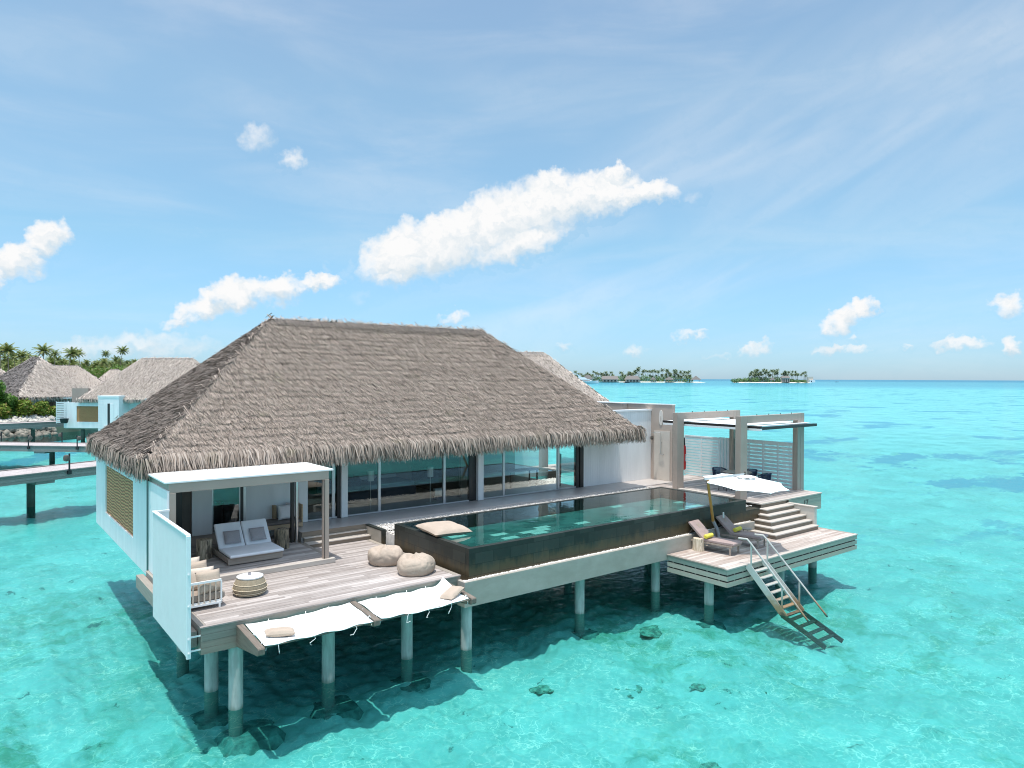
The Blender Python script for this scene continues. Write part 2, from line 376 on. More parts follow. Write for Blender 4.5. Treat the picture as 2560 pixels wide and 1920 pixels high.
def m_thatch(name, dark, light, moss=0.12, shade_col=None):
    m, n, b, o = newmat(name)
    geo = n.n('ShaderNodeNewGeometry'); ri = geo.outputs['Random Per Island']
    pos = n.n('ShaderNodeTexCoord').outputs['Object']
    big = n.noise(n.scale(pos, (0.35, 0.35, 0.7)), 1.0, 5.0, 0.6)
    t = n.m('ADD', n.m('MULTIPLY', ri, 0.75), n.m('MULTIPLY', big, 0.35))
    c = n.mix(n.ss(t, 0.05, 1.0), dark, light)
    c = n.mix(n.m('MULTIPLY', n.m('LESS_THAN', n.m('FRACT', n.m('MULTIPLY', ri, 173.3)), 0.12), 0.75), c, tuple(k * 0.35 for k in dark))
    pale = n.m('MULTIPLY', n.ss(n.noise(pos, 2.2, 4.0, 0.55), 0.66, 0.76), 0.45)
    c = n.mix(pale, c, tuple(min(1, k * 1.25) for k in light))
    gm = n.m('MULTIPLY', n.ss(n.noise(pos, 1.3, 5.0, 0.6), 0.60, 0.74), moss)
    c = n.mix(gm, c, (0.16, 0.17, 0.07))
    if shade_col:
        at = n.n('ShaderNodeAttribute', attribute_name='shade_tint').outputs['Fac']
        c = n.mix(at, c, shade_col)  # shade of side slopes painted in, plus the ridge cap's darker tone
    setin(n, b, color=c, rough=0.95, spec=0.15)
    return m
M['thatch'] = m_thatch('palm_thatch', (0.275, 0.220, 0.182), (0.475, 0.388, 0.325), 0.22, shade_col=(0.105, 0.09, 0.083))
M['thatch_far'] = m_thatch('palm_thatch_bleached', (0.40, 0.335, 0.285), (0.64, 0.55, 0.48), 0.05, shade_col=(0.15, 0.14, 0.14))
M['thatch_core'] = plain('thatch_core', (0.105, 0.088, 0.076), 1.0, var=0.25, scale=6, bump=0.6, bscale=18, bdist=0.05)
def m_woven(name, c1, c2, axis):
    m, n, b, o = newmat(name)
    pos = n.n('ShaderNodeTexCoord').outputs['Object']
    d = n.noise(pos, 1.6, 3.0, 0.6)
    sp = n.n('ShaderNodeSeparateXYZ', {0: pos})
    z = n.m('ADD', sp.outputs[2], n.m('MULTIPLY', n.m('SUBTRACT', d, 0.5), 0.22))
    row = n.m('SINE', n.m('MULTIPLY', z, 2 * math.pi / 0.10))
    fine = n.noise(n.scale(pos, (1, 5, 9) if axis == 'y' else (5, 1, 9)), 2.0, 4.0, 0.7)
    t = n.m('ADD', n.m('MULTIPLY', n.m('ADD', row, 1.0), 0.36), n.m('MULTIPLY', fine, 0.4), clamp=True)
    setin(n, b, color=n.mix(t, c1, c2), rough=0.9, normal=n.bump(t, 0.9, 0.02))
    return m
M['woven'] = m_woven('woven_panel', (0.16, 0.06, 0.022), (0.74, 0.37, 0.175), 'y')
M['woven_far'] = m_woven('woven_panel_far', (0.27, 0.13, 0.055), (0.48, 0.25, 0.115), 'y')
def m_stone():
    m, n, b, o = newmat('dark_pool_tiles')
    pos = n.n('ShaderNodeNewGeometry').outputs['Position']; nor = n.n('ShaderNodeNewGeometry').outputs['Normal']
    sp = n.n('ShaderNodeSeparateXYZ', {0: pos})
    u = n.m('ADD', sp.outputs[0], sp.outputs[1])
    uv = n.n('ShaderNodeCombineXYZ', {0: u, 1: sp.outputs[2], 2: 0.0}).outputs[0]
    br = n.n('ShaderNodeTexBrick', {'Vector': uv, 'Color1': (0.0, 0, 0, 1), 'Color2': (1, 1, 1, 1), 'Mortar': (0.5, .5, .5, 1), 'Scale': 1.0, 'Mortar Size': 0.008, 'Mortar Smooth': 0.1, 'Bias': 0.0, 'Brick Width': 0.62, 'Row Height': 0.31})
    br.offset = 0.37
    tone = n.m('MULTIPLY', br.outputs[0], 1.0)
    nz = n.noise(n.scale(pos, (1.2, 1.2, .8)), 2.2, 6.0, 0.65)
    drip = n.noise(n.scale(pos, (7, 7, 0.5)), 1.5, 4.0, 0.6)
    c = n.mix(n.m('ADD', n.m('MULTIPLY', tone, 0.6), n.m('MULTIPLY', nz, 0.4)), (0.010, 0.014, 0.012), (0.050, 0.054, 0.046))
    # mineral and algae stain left by the overflow, in an uneven band along the foot
    st = n.m('ADD', n.m('SUBTRACT', 2.62, sp.outputs[2]), n.m('ADD', n.m('MULTIPLY', n.m('SUBTRACT', nz, 0.5), 0.7), n.m('MULTIPLY', n.m('SUBTRACT', drip, 0.5), 0.35)))
    c = n.mix(n.m('MULTIPLY', n.ss(st, 0.02, 0.38), 0.6), c, (0.12, 0.082, 0.04))
    spots = n.ss(n.noise(pos, 9.0, 5.0, 0.7), 0.62, 0.70)
    c = n.mix(n.m('MULTIPLY', spots, n.m('MULTIPLY', n.ss(st, -0.05, 0.2), 0.6)), c, (0.03, 0.026, 0.016))
    c = n.mix(n.m('MULTIPLY', br.outputs[1], 0.6), c, (0.01, 0.012, 0.011))
    setin(n, b, color=c, rough=n.m('ADD', 0.25, n.m('MULTIPLY', nz, 0.3)), spec=0.28, normal=n.bump(n.m('SUBTRACT', 1.0, br.outputs[1]), 0.3, 0.004))
    return m
M['stone'] = m_stone()
def m_basin():
    m, n, b, o = newmat('pool_basin_tiles')
    pos = n.n('ShaderNodeNewGeometry').outputs['Position']
    br = n.n('ShaderNodeTexBrick', {'Vector': pos, 'Color1': (0.0, 0, 0, 1), 'Color2': (1, 1, 1, 1), 'Mortar': (0.2, .2, .2, 1), 'Scale': 1.0, 'Mortar Size': 0.006, 'Brick Width': 0.62, 'Row Height': 0.30})
    br.offset = 0.41
    wn = n.noise(pos, 3.0, 4.0, 0.6)
    c = n.mix(n.ss(br.outputs[0], 0.0, 0.9), (0.018, 0.095, 0.09), (0.045, 0.18, 0.165))
    pale = n.ss(br.outputs[0], 0.87, 0.89)
    c = n.mix(pale, c, (0.30, 0.62, 0.56))
    setin(n, b, color=n.mix(n.m('MULTIPLY', wn, 0.3), c, (0.02, 0.08, 0.075)), rough=0.5)
    return m
M['basin'] = m_basin()
def m_apron():
    m, n, b, o = newmat('rendered_beam')
    pos = n.n('ShaderNodeTexCoord').outputs['Object']
    a = n.noise(n.scale(pos, (0.6, 0.6, 1.2)), 1.5, 6.0, 0.65); d = n.noise(pos, 30.0, 4.0, 0.7)
    c = n.mix(n.ss(a, 0.3, 0.7), (0.335, 0.305, 0.255), (0.415, 0.375, 0.325))
    setin(n, b, color=c, rough=0.9, normal=n.bump(n.m('ADD', d, a), 0.35, 0.01))
    return m
M['apron'] = m_apron()
M['pebble'] = plain('white_pebbles', (0.72, 0.68, 0.63), 0.9, var=0.12, scale=8)
M['rubble'] = plain('coral_rubble', (0.50, 0.47, 0.42), 0.95, var=0.35, scale=1.5)
def m_stump(name, dark, light, face):
    m, n, b, o = newmat(name)
    pos = n.n('ShaderNodeTexCoord').outputs['Object']
    g = n.noise(n.scale(pos, (1, 1, 0.12)), 24.0, 6.0, 0.7, 0.4)
    k = n.ss(n.noise(n.scale(pos, (1, 1, 0.35)), 5.0, 4.0, 0.6), 0.56, 0.64)
    c = n.mix(n.ss(g, 0.3, 0.7), dark, light)
    c = n.mix(n.m('MULTIPLY', k, 0.75), c, tuple(x * 0.25 for x in dark))
    setin(n, b, color=c, rough=0.85, normal=n.bump(g, 0.8, 0.02))
    return m
M['stump'] = m_stump('grey_driftwood', (0.22, 0.165, 0.11), (0.66, 0.54, 0.39), 0)
M['stump_dark'] = m_stump('charred_driftwood', (0.06, 0.052, 0.04), (0.42, 0.33, 0.22), 0)
M['stump_pale'] = m_stump('pale_stump', (0.48, 0.37, 0.24), (0.78, 0.69, 0.55), 0)
def m_rattan():
    m, n, b, o = newmat('rattan')
    pos = n.n('ShaderNodeTexCoord').outputs['Object']; sp = n.n('ShaderNodeSeparateXYZ', {0: pos})
    a = n.m('ARCTAN2', sp.outputs[1], sp.outputs[0])
    row = n.m('SINE', n.m('MULTIPLY', a, 110.0)); nz = n.noise(n.scale(pos, (1, 1, 0.4)), 26.0, 4.0, 0.7)
    t = n.m('ADD', n.m('MULTIPLY', n.m('ADD', row, 1.0), 0.3), n.m('MULTIPLY', nz, 0.5), clamp=True)
    setin(n, b, color=n.mix(t, (0.10, 0.072, 0.04), (0.52, 0.43, 0.30)), rough=0.8, normal=n.bump(t, 0.8, 0.01))
    return m
M['rattan'] = m_rattan()
M['rattan_band'] = plain('rattan_band', (0.60, 0.50, 0.36), 0.7, var=0.1, scale=30)
def m_glass(name, tint, fac, rough=0.0):
    m = bpy.data.materials.new(name); m.use_nodes = True; n = NT(m.node_tree)
    fr = n.n('ShaderNodeFresnel', {0: 1.5}).outputs[0]
    f = n.m('ADD', n.m('MULTIPLY', fr, 1.4), fac, clamp=True)
    t = n.n('ShaderNodeBsdfTransparent', {0: tint + (1,)}); g = n.n('ShaderNodeBsdfGlossy', {0: (0.92, 1.0, 0.98, 1), 1: rough})
    mx = n.n('ShaderNodeMixShader', {0: f, 1: t.outputs[0], 2: g.outputs[0]})
    n.n('ShaderNodeOutputMaterial', {0: mx.outputs[0]})
    return m
M['glass'] = m_glass('window_glass', (0.80, 0.88, 0.86), 0.065)
M['glass_clear'] = m_glass('clear_glass', (0.93, 0.95, 0.95), 0.03)
def m_leaf(name, c1, c2, c3=None, trans=0.25):
    m, n, b, o = newmat(name)
    ri = n.n('ShaderNodeNewGeometry').outputs['Random Per Island']
    pos = n.n('ShaderNodeTexCoord').outputs['Object']
    g = n.noise(pos, 0.35, 3.0, 0.6)
    c = n.mix(n.m('ADD', n.m('MULTIPLY', ri, 0.6), n.m('MULTIPLY', g, 0.4)), c1, c2)
    if c3: c = n.mix(n.ss(ri, 0.86, 0.93), c, c3)
    setin(n, b, color=c, rough=0.55, spec=0.35)
    tr = n.n('ShaderNodeBsdfTranslucent', {0: c})
    mx = n.n('ShaderNodeMixShader', {0: trans, 1: b.outputs[0], 2: tr.outputs[0]})
    n.t.links.new(mx.outputs[0], o.inputs[0])
    return m
M['palm_leaf'] = m_leaf('palm_fronds', (0.085, 0.15, 0.04), (0.25, 0.29, 0.085), (0.42, 0.33, 0.12))
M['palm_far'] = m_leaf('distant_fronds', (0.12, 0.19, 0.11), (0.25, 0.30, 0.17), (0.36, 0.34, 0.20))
M['shrub'] = m_leaf('broad_leaves', (0.045, 0.125, 0.018), (0.17, 0.30, 0.045), None)
M['shrub_bright'] = m_leaf('yellow_green_leaves', (0.09, 0.17, 0.02), (0.28, 0.34, 0.05), (0.38, 0.26, 0.07))
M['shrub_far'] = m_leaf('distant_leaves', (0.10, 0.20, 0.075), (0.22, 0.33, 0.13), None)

def m_sea():
    m = bpy.data.materials.new('sea_water'); m.use_nodes = True; n = NT(m.node_tree)
    pos = n.n('ShaderNodeNewGeometry').outputs['Position']
    dist = n.vm('LENGTH', n.scale(pos, (1, 1, 0)), out=1)
    wv = n.noise(n.scale(pos, (1.0, 1.35, 1)), 1.6, 3.0, 0.55, 0.5)
    wf = n.noise(n.scale(pos, (1.1, 1.0, 1)), 7.0, 3.0, 0.6, 0.6)
    sw = n.noise(n.scale(pos, (0.1, 0.16, 1)), 1.0, 2.0, 0.5)
    h = n.m('ADD', n.m('ADD', n.m('MULTIPLY', wv, 0.030), n.m('MULTIPLY', wf, 0.0085)), n.m('MULTIPLY', sw, 0.12))
    nb = n.bump(h, 1.0, 1.0)
    fr = n.n('ShaderNodeFresnel', {'IOR': 1.33, 'Normal': nb}).outputs[0]
    fr = n.m('MINIMUM', n.m('MULTIPLY', fr, 0.62), 0.28)
    # light focused and spread by the ripples: painted into the surface tint
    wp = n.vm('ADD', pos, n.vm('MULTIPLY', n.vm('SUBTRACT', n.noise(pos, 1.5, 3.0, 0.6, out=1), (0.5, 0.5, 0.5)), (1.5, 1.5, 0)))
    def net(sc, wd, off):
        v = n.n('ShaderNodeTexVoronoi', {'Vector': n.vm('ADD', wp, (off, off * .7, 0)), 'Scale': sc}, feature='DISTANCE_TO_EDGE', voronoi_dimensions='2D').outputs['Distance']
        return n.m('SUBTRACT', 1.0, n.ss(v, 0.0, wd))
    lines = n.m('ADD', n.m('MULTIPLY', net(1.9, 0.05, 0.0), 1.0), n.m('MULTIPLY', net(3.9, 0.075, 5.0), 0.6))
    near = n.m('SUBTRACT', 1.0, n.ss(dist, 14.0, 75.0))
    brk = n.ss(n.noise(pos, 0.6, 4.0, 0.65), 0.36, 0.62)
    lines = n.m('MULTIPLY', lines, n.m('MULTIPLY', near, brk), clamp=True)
    soft = n.m('ADD', n.m('MULTIPLY', n.ss(n.noise(n.scale(pos, (1, 1.5, 1)), 1.1, 5.0, 0.65, 0.8), 0.25, 0.75), 0.6), n.m('MULTIPLY', n.ss(n.noise(n.scale(wp, (1, 1.3, 1)), 4.2, 3.0, 0.6, 0.5), 0.3, 0.7), 0.6))
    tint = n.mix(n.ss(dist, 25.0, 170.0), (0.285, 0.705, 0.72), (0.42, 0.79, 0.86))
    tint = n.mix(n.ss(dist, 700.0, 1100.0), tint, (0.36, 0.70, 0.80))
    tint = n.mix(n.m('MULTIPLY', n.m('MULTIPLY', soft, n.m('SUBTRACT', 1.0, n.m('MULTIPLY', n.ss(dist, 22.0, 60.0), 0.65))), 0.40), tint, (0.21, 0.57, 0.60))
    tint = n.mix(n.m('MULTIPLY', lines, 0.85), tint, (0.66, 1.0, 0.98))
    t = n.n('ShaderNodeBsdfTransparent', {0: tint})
    g = n.n('ShaderNodeBsdfGlossy', {0: (1, 1, 1, 1), 1: 0.05, 'Normal': nb})
    mx = n.n('ShaderNodeMixShader', {0: fr, 1: t.outputs[0], 2: g.outputs[0]})
    n.n('ShaderNodeOutputMaterial', {0: mx.outputs[0]})
    return m
M['sea'] = m_sea()
def m_seabed():
    m, n, b, o = newmat('sea_floor')
    pos = n.n('ShaderNodeNewGeometry').outputs['Position']
    dist = n.vm('LENGTH', n.scale(pos, (1, 1, 0)), out=1)
    wob = n.vm('ADD', pos, n.vm('MULTIPLY', n.vm('SUBTRACT', n.noise(pos, 2.2, 4.0, 0.6, out=1), (0.5, 0.5, 0.5)), (0.9, 0.9, 0)))
    a = n.noise(wob, 0.32, 6.0, 0.62)
    sand = n.mix(n.ss(a, 0.35, 0.65), (0.64, 0.66, 0.58), (0.80, 0.80, 0.70))
    # rubble and turf: broad zones broken up by smaller clumps
    zone = n.ss(n.noise(wob, 0.10, 3.0, 0.5), 0.36, 0.58)
    clump = n.ss(n.noise(wob, 0.75, 7.0, 0.70), 0.44, 0.62)
    c = n.mix(n.m('MULTIPLY', n.m('MULTIPLY', n.m('MULTIPLY', zone, clump), n.m('SUBTRACT', 1.0, n.m('MULTIPLY', n.ss(dist, 18.0, 42.0), 0.75))), 0.72), sand, (0.17, 0.34, 0.17))
    mid = n.ss(n.noise(wob, 0.33, 6.0, 0.65), 0.54, 0.70)
    c = n.mix(n.m('MULTIPLY', mid, 0.42), c, (0.24, 0.40, 0.33))
    spk = n.m('MULTIPLY', n.ss(n.noise(wob, 1.5, 4.0, 0.6), 0.66, 0.72), n.m('SUBTRACT', 1.0, n.ss(dist, 30, 90)))
    c = n.mix(n.m('MULTIPLY', spk, 0.75), c, (0.10, 0.18, 0.16))
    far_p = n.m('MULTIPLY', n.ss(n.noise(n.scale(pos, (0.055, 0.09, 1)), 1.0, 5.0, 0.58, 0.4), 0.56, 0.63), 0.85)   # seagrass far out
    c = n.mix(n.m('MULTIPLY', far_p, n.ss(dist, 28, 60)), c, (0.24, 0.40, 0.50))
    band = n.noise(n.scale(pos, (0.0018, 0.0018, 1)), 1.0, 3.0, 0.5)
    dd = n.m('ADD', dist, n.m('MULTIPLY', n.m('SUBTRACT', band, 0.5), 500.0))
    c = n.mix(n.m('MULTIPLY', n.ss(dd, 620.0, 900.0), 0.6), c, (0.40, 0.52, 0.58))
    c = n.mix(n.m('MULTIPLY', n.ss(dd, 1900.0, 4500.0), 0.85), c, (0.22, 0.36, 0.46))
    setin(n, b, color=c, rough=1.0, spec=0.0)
    return m
M['seabed'] = m_seabed()
def m_poolwater():
    m = bpy.data.materials.new('pool_water'); m.use_nodes = True; n = NT(m.node_tree)
    pos = n.n('ShaderNodeNewGeometry').outputs['Position']
    nb = n.bump(n.noise(pos, 2.2, 3.0, 0.5), 0.10, 0.05)
    fr = n.m('MULTIPLY', n.n('ShaderNodeFresnel', {'IOR': 1.33, 'Normal': nb}).outputs[0], 1.25, clamp=True)
    t = n.n('ShaderNodeBsdfTransparent', {0: (0.70, 0.92, 0.90, 1)}); g = n.n('ShaderNodeBsdfGlossy', {0: (1, 1, 1, 1), 1: 0.0, 'Normal': nb})
    mx = n.n('ShaderNodeMixShader', {0: fr, 1: t.outputs[0], 2: g.outputs[0]})
    n.n('ShaderNodeOutputMaterial', {0: mx.outputs[0]})
    return m
M['poolwater'] = m_poolwater()

# ------------------------------------------------------------------ sea and sea floor
WZ = 0.17
def sheet(name, mat, z, R, n=1, c=(0, 0)):
    mb = MB(); mb.add([(c[0] - R, c[1] - R, z), (c[0] + R, c[1] - R, z), (c[0] + R, c[1] + R, z), (c[0] - R, c[1] + R, z)], [(0, 1, 2, 3)])
    return tag(mb.build(name, mat), kind='structure')
sheet('sea', M['sea'], WZ, 30000)
sheet('seabed', M['seabed'], -0.85, 30000)
def lagoon_floor():
    """undulating floor of the lagoon round the villa"""
    g = np.random.default_rng(4); nr_, na = 620, 760
    r = 3.0 * (30.0 ** (np.arange(nr_) / (nr_ - 1))); a = np.radians(np.linspace(-14, 92, na))
    R_, A_ = np.meshgrid(r, a, indexing='ij'); X = R_ * np.sin(A_); Y = R_ * np.cos(A_); Z = np.full_like(X, -0.52)
    for wl, am, k in ((3.6, .045, 4), (1.7, .032, 5), (0.85, .022, 7), (0.45, .017, 8), (0.26, .010, 8)):
        for _ in range(k):
            t = g.uniform(0, 6.28); Z += am / math.sqrt(k) * 1.6 * np.sin((X * math.cos(t) + Y * math.sin(t)) * 6.283 / (wl * g.uniform(.75, 1.3)) + g.uniform(0, 6.28) + 0.8 * np.sin(X * g.uniform(.3, .9) + Y * g.uniform(.3, .9)))
    Z -= 0.32 * np.exp(-(((X - 20.9) / 2.6) ** 2 + ((Y - 9.9) / 2.2) ** 2))
    i = np.arange(nr_ - 1)[:, None] * na + np.arange(na - 1)[None]
    Q = np.stack([i, i + 1, i + na + 1, i + na], -1).reshape(-1, 4)
    tag(mesh_np('seabed', np.stack([X, Y, Z], -1).reshape(-1, 3), Q, M['seabed'], smooth=True), kind='structure')
lagoon_floor()

# ------------------------------------------------------------------ thatch
def thatch_roof(parent, x0, x1, y0, y1, ze, rx0, rx1, ry, zr, dens=520, bw=0.04, bl=0.42, mat='thatch', seed=1, shade_tint=(0, 0, 0, 0), fr=230, frl=0.5, sides=(0, 1, 2, 3), row=0.21, ridge=1.0):
    """hipped thatch roof in the parent's own axes; slopes: 0 front (-y), 1 right (+x), 2 back (+y), 3 left (-x)"""
    g = np.random.default_rng(seed)
    E = [np.array(p, float) for p in ((x0, y0, ze), (x1, y0, ze), (x1, y1, ze), (x0, y1, ze))]
    Rl = np.array((rx0, ry, zr), float); Rr = np.array((rx1, ry, zr), float)
    SL = [(E[0], E[1], Rl, Rr), (E[1], E[2], Rr, Rr), (E[2], E[3], Rr, Rl), (E[3], E[0], Rl, Rl)]
    core = MB(); dz = np.array((0, 0, -0.10))
    vs = [tuple(e + np.array((0, 0, -0.10))) for e in E] + [tuple(Rl + dz), tuple(Rr + dz)] + [tuple(e + np.array((0, 0, -0.30))) for e in E]
    core.add(vs, [(0, 1, 5, 4), (1, 2, 5), (2, 3, 4, 5), (3, 0, 4), (0, 6, 7, 1), (1, 7, 8, 2), (2, 8, 9, 3), (3, 9, 6, 0), (6, 9, 8, 7)])
    roof = core.build('roof', M['thatch_core'], parent, world=False)
    VV, WW = [], []
    FV = []; FW = []
    for si, (p0, p1, q0, q1) in enumerate(SL):
        e = (p1 - p0); L = np.linalg.norm(e); e = e / L
        nrm = np.cross(e, (q0 - p0)); nrm /= np.linalg.norm(nrm)
        if nrm[2] < 0: nrm = -nrm
        dn = np.cross(e, nrm); dn /= np.linalg.norm(dn)
        if dn[2] > 0: dn = -dn
        S_ = np.linalg.norm(np.cross(e, q0 - p0))
        d_here = dens if si in sides else dens * 0.12
        rows = int(S_ / row); per_m = d_here * row
        for r in range(rows):
            t = (r + 1.45) / rows; tt = min(t, 1.0)
            wl = np.linalg.norm((p1 - p0) + (q1 - q0 - p1 + p0) * tt)
            n_ = int(max(3, wl * per_m))
            u = g.random(n_)
            # courses are never quite level: they wander and sag a little
            tb = t + (0.09 * np.sin(u * wl * 0.55 + r * 2.3 + si) + 0.08 * np.sin(u * wl * 1.7 + r * 1.1) + 0.06 * np.sin(u * wl * 4.1 + r * 3.7) + g.normal(0, 0.10, n_)) / rows
            tb = np.clip(tb, 0.0, 1.0)[:, None]
            a = p0 + (q0 - p0) * tb; b = p1 + (q1 - p1) * tb
            root = a + (b - a) * u[:, None] - dn * (np.abs(g.normal(0, 0.03, n_))[:, None] * np.where(g.random(n_) < 0.4, 4.5, 1.0)[:, None])
            ang = 0.10 + g.normal(0.0, 0.10, n_) * np.where(g.random(n_) < 0.14, 3.2, 1.0)
            # gentle bunching: neighbouring fronds lean alike
            ang += 0.06 * np.sin(u * wl * 2.1 + r * 1.7 + si) + 0.05 * np.sin(u * wl * 5.3 + r * 0.9)
            ln = bl * (0.82 + 0.36 * g.random(n_)); w = bw * (0.6 + 0.9 * g.random(n_))
            lift = ln * (0.06 + np.abs(g.normal(0.0, 0.05, n_)) * np.where(g.random(n_) < 0.12, 2.5, 1.0)) + 0.018
            d = dn * np.cos(ang)[:, None] + e * np.sin(ang)[:, None]
            sd = e * np.cos(ang)[:, None] - dn * np.sin(ang)[:, None]
            tw = g.normal(0, 0.38, n_)
            sd2 = sd * np.cos(tw)[:, None] + nrm * np.sin(tw)[:, None]
            base = root - nrm * 0.03
            tip = root + d * ln[:, None] + nrm * lift[:, None]
            q = np.stack([base - sd2 * w[:, None] / 2, base + sd2 * w[:, None] / 2, tip + sd2 * w[:, None] * 0.22, tip - sd2 * w[:, None] * 0.22], 1)
            VV.append(q.reshape(-1, 3)); WW.append(np.full(n_ * 4, shade_tint[si]))
        # hanging eave fringe: strands that run over the edge and hang
        nf = int(L * (fr if si in sides else fr * 0.3))
        u = g.random(nf); lay = g.random(nf)
        out = -np.cross(e, (0, 0, 1.0)); 
        if out @ dn < 0: out = -out
        edge = p0 + e * (u * (L + 0.30) - 0.15)[:, None]
        s0 = edge - dn * (0.06 + 0.12 * g.random(nf))[:, None] + nrm * (0.01 + 0.03 * (1 - lay))[:, None]
        clump = 0.06 * np.sin(u * L * 1.9 + si) + 0.06 * np.sin(u * L * 5.1)
        s1 = edge + out * (0.17 - 0.34 * lay + g.normal(0, .03, nf))[:, None] + np.array((0, 0, 1.0)) * (-0.02 - 0.10 * lay + g.normal(0, .025, nf))[:, None]
        hl = frl * (0.55 + 0.6 * g.random(nf)) * (1 - 0.2 * lay) + 0.06 * clump
        drop = np.array((0, 0, -1.0)) * hl[:, None] + out * (g.normal(0.02, 0.06, nf))[:, None] + e * (g.normal(0.08, 0.13, nf) + clump)[:, None] * hl[:, None] * 1.2
        s2 = s1 + drop
        w = max(bw, 0.034) * (0.55 + 0.8 * g.random(nf)); tw = g.normal(0, 0.6, nf)
        sd = e * np.cos(tw)[:, None] + out * np.sin(tw)[:, None]
        w_ = w[:, None]
        q = np.stack([s0 - sd * w_ / 2, s0 + sd * w_ / 2, s1 + sd * w_ / 2, s1 - sd * w_ / 2, s2 + sd * w_ * .15, s2 - sd * w_ * .15], 1)
        FV.append(q.reshape(-1, 3)); FW.append(np.full(nf * 6, shade_tint[si] * 0.6))
    # combed cap along the ridge and down the hips
    for (A_, B_, dens_c, wv) in ((Rl, Rr, 300, 0.5), (Rl, E[3], 60, shade_tint[3]), (Rl, E[0], 60, shade_tint[3] * .6), (Rr, E[1], 60, 0), (Rr, E[2], 60, 0)):
        Lc = np.linalg.norm(B_ - A_); n_ = int(Lc * dens_c * (dens / 520))
        u = 0.015 + g.random(n_) * (0.97 if dens_c > 100 else 0.91); ax = (B_ - A_) / Lc
        side = np.cross(ax, (0, 0, 1.0)); side /= np.linalg.norm(side)
        sg = np.where(g.random(n_) < 0.5, -1.0, 1.0)
        root = A_ + (B_ - A_) * u[:, None] + np.array((0, 0, 0.03)) * (1 if dens_c > 100 else 0.4) + side * (g.normal(0, .05, n_))[:, None]
        k = 0.36 if dens_c > 100 else 0.36
        d = side * (sg * 0.74)[:, None] + np.array((0, 0, -0.62)) + ax * g.normal(0.25 if dens_c > 100 else 0.55, .3, n_)[:, None]
        d /= np.linalg.norm(d, axis=1)[:, None]
        ln = k * (0.6 + 0.6 * g.random(n_)); w = bw * (0.6 + 0.8 * g.random(n_))
        tip = root + d * ln[:, None]
        q = np.stack([root - ax * w[:, None] / 2, root + ax * w[:, None] / 2, tip + ax * w[:, None] * .2, tip - ax * w[:, None] * .2], 1)
        VV.append(q.reshape(-1, 3)); WW.append(np.full(n_ * 4, wv))
    V = np.concatenate(VV); F_ = np.arange(len(V)).reshape(-1, 4)
    mesh_np('thatch', V, F_, M[mat], roof, attr={'shade_tint': np.concatenate(WW)})
    V = np.concatenate(FV); i = np.arange(len(V) // 6)[:, None] * 6
    Q = np.concatenate([i + np.array([[0, 1, 2, 3]]), i + np.array([[3, 2, 4, 5]])], 0)
    mesh_np('eave_fringe', V, Q, M[mat], roof, attr={'shade_tint': np.concatenate(FW)})
    return roof

def boards(mb, a0, a1, b0, b1, z0, z1, width, gap, seg=2.6, axis='x', rg=rnd, lip=0.0):
    """rows of real boards; axis = direction the boards run along"""
    n = max(1, int(round((b1 - b0) / width))); w = (b1 - b0) / n
    for i in range(n):
        s = a0; e0 = b0 + i * w + gap / 2; e1 = b0 + (i + 1) * w - gap / 2
        first = True
        while s < a1 - 1e-6:
            ln = seg * (0.6 + 0.8 * rg.random()) if not first else seg * (0.25 + 0.75 * rg.random())
            first = False
            e = min(a1, s + ln)
            if a1 - e < 0.35: e = a1
            dz = rg.uniform(-0.0015, 0.0015)
            if axis == 'x': mb.box(s, e0, z0, e - 0.003 if e < a1 else e, e1, z1 + dz)
            else: mb.box(e0, s, z0, e1, e - 0.003 if e < a1 else e, z1 + dz)
            s = e
    return mb

# ------------------------------------------------------------------ the villa
FZ, FY = 2.65, 23.35
villa = empty('overwater_villa', (4.2, 23.35, 2.0), label='large thatched overwater villa with glass front beside the dark pool', cat='villa')
roof_off = empty('x', (0, 0, 0)); bpy.data.objects.remove(roof_off)
def vloc(x, y, z): return (x - 4.2, y - 23.35, z - 2.0)
a = vloc(4.0, 21.65, 5.33); b = vloc(24.42, 30.9, 9.74)
thatch_roof(villa, a[0], b[0], a[1], b[1], a[2], 9.05 - 4.2, 18.86 - 4.2, 26.2 - 23.35, b[2], dens=1250, seed=3, shade_tint=(0, 0, 0, 0.6), sides=(0, 1, 3), fr=460, frl=0.54, bw=0.032, bl=0.34, row=0.27)
def vb(name, mat, *boxes, parent=None, bevel=0.0, **kw):
    mb = MB()
    for q in boxes: mb.box(*q)
    return mb.build(name, mat, parent or villa, bevel=bevel, **kw)
# left flank wall with the woven panel
vb('wall', M['white'], (4.17, 21.95, 2.0, 4.37, 23.95, 4.68), (4.17, 29.05, 2.0, 4.37, 31.2, 4.68), (4.17, 23.95, 2.0, 4.37, 29.05, 2.70), (4.17, 23.95, 4.43, 4.37, 29.05, 4.68))
vb('woven_panel', M['woven'], (4.215, 23.955, 2.705, 4.36, 29.045, 4.425))
vb('wall', M['white'], (4.375, 22.2, 2.0, 4.5, 31.0, 5.16))
vb('wall', M['white'], (4.51, 30.75, 2.0, 27.0, 30.95, 5.16))
vb('soffit', M['brown_wall'], (4.3, 22.0, 5.06, 24.2, 30.7, 5.10))
# floor slab and walkway (steps up from the deck)
vb('walkway', M['floor_grey'], (8.62, 21.87, 1.95, 27.06, 23.55, FZ))
vb('floor', M['floor_grey'], (4.51, 23.56, 2.35, 22.44, 30.74, FZ - 0.006))
vb('plinth', M['taupe_wall'], (4.51, 23.42, 2.0, 8.6, 23.55, FZ - 0.01))
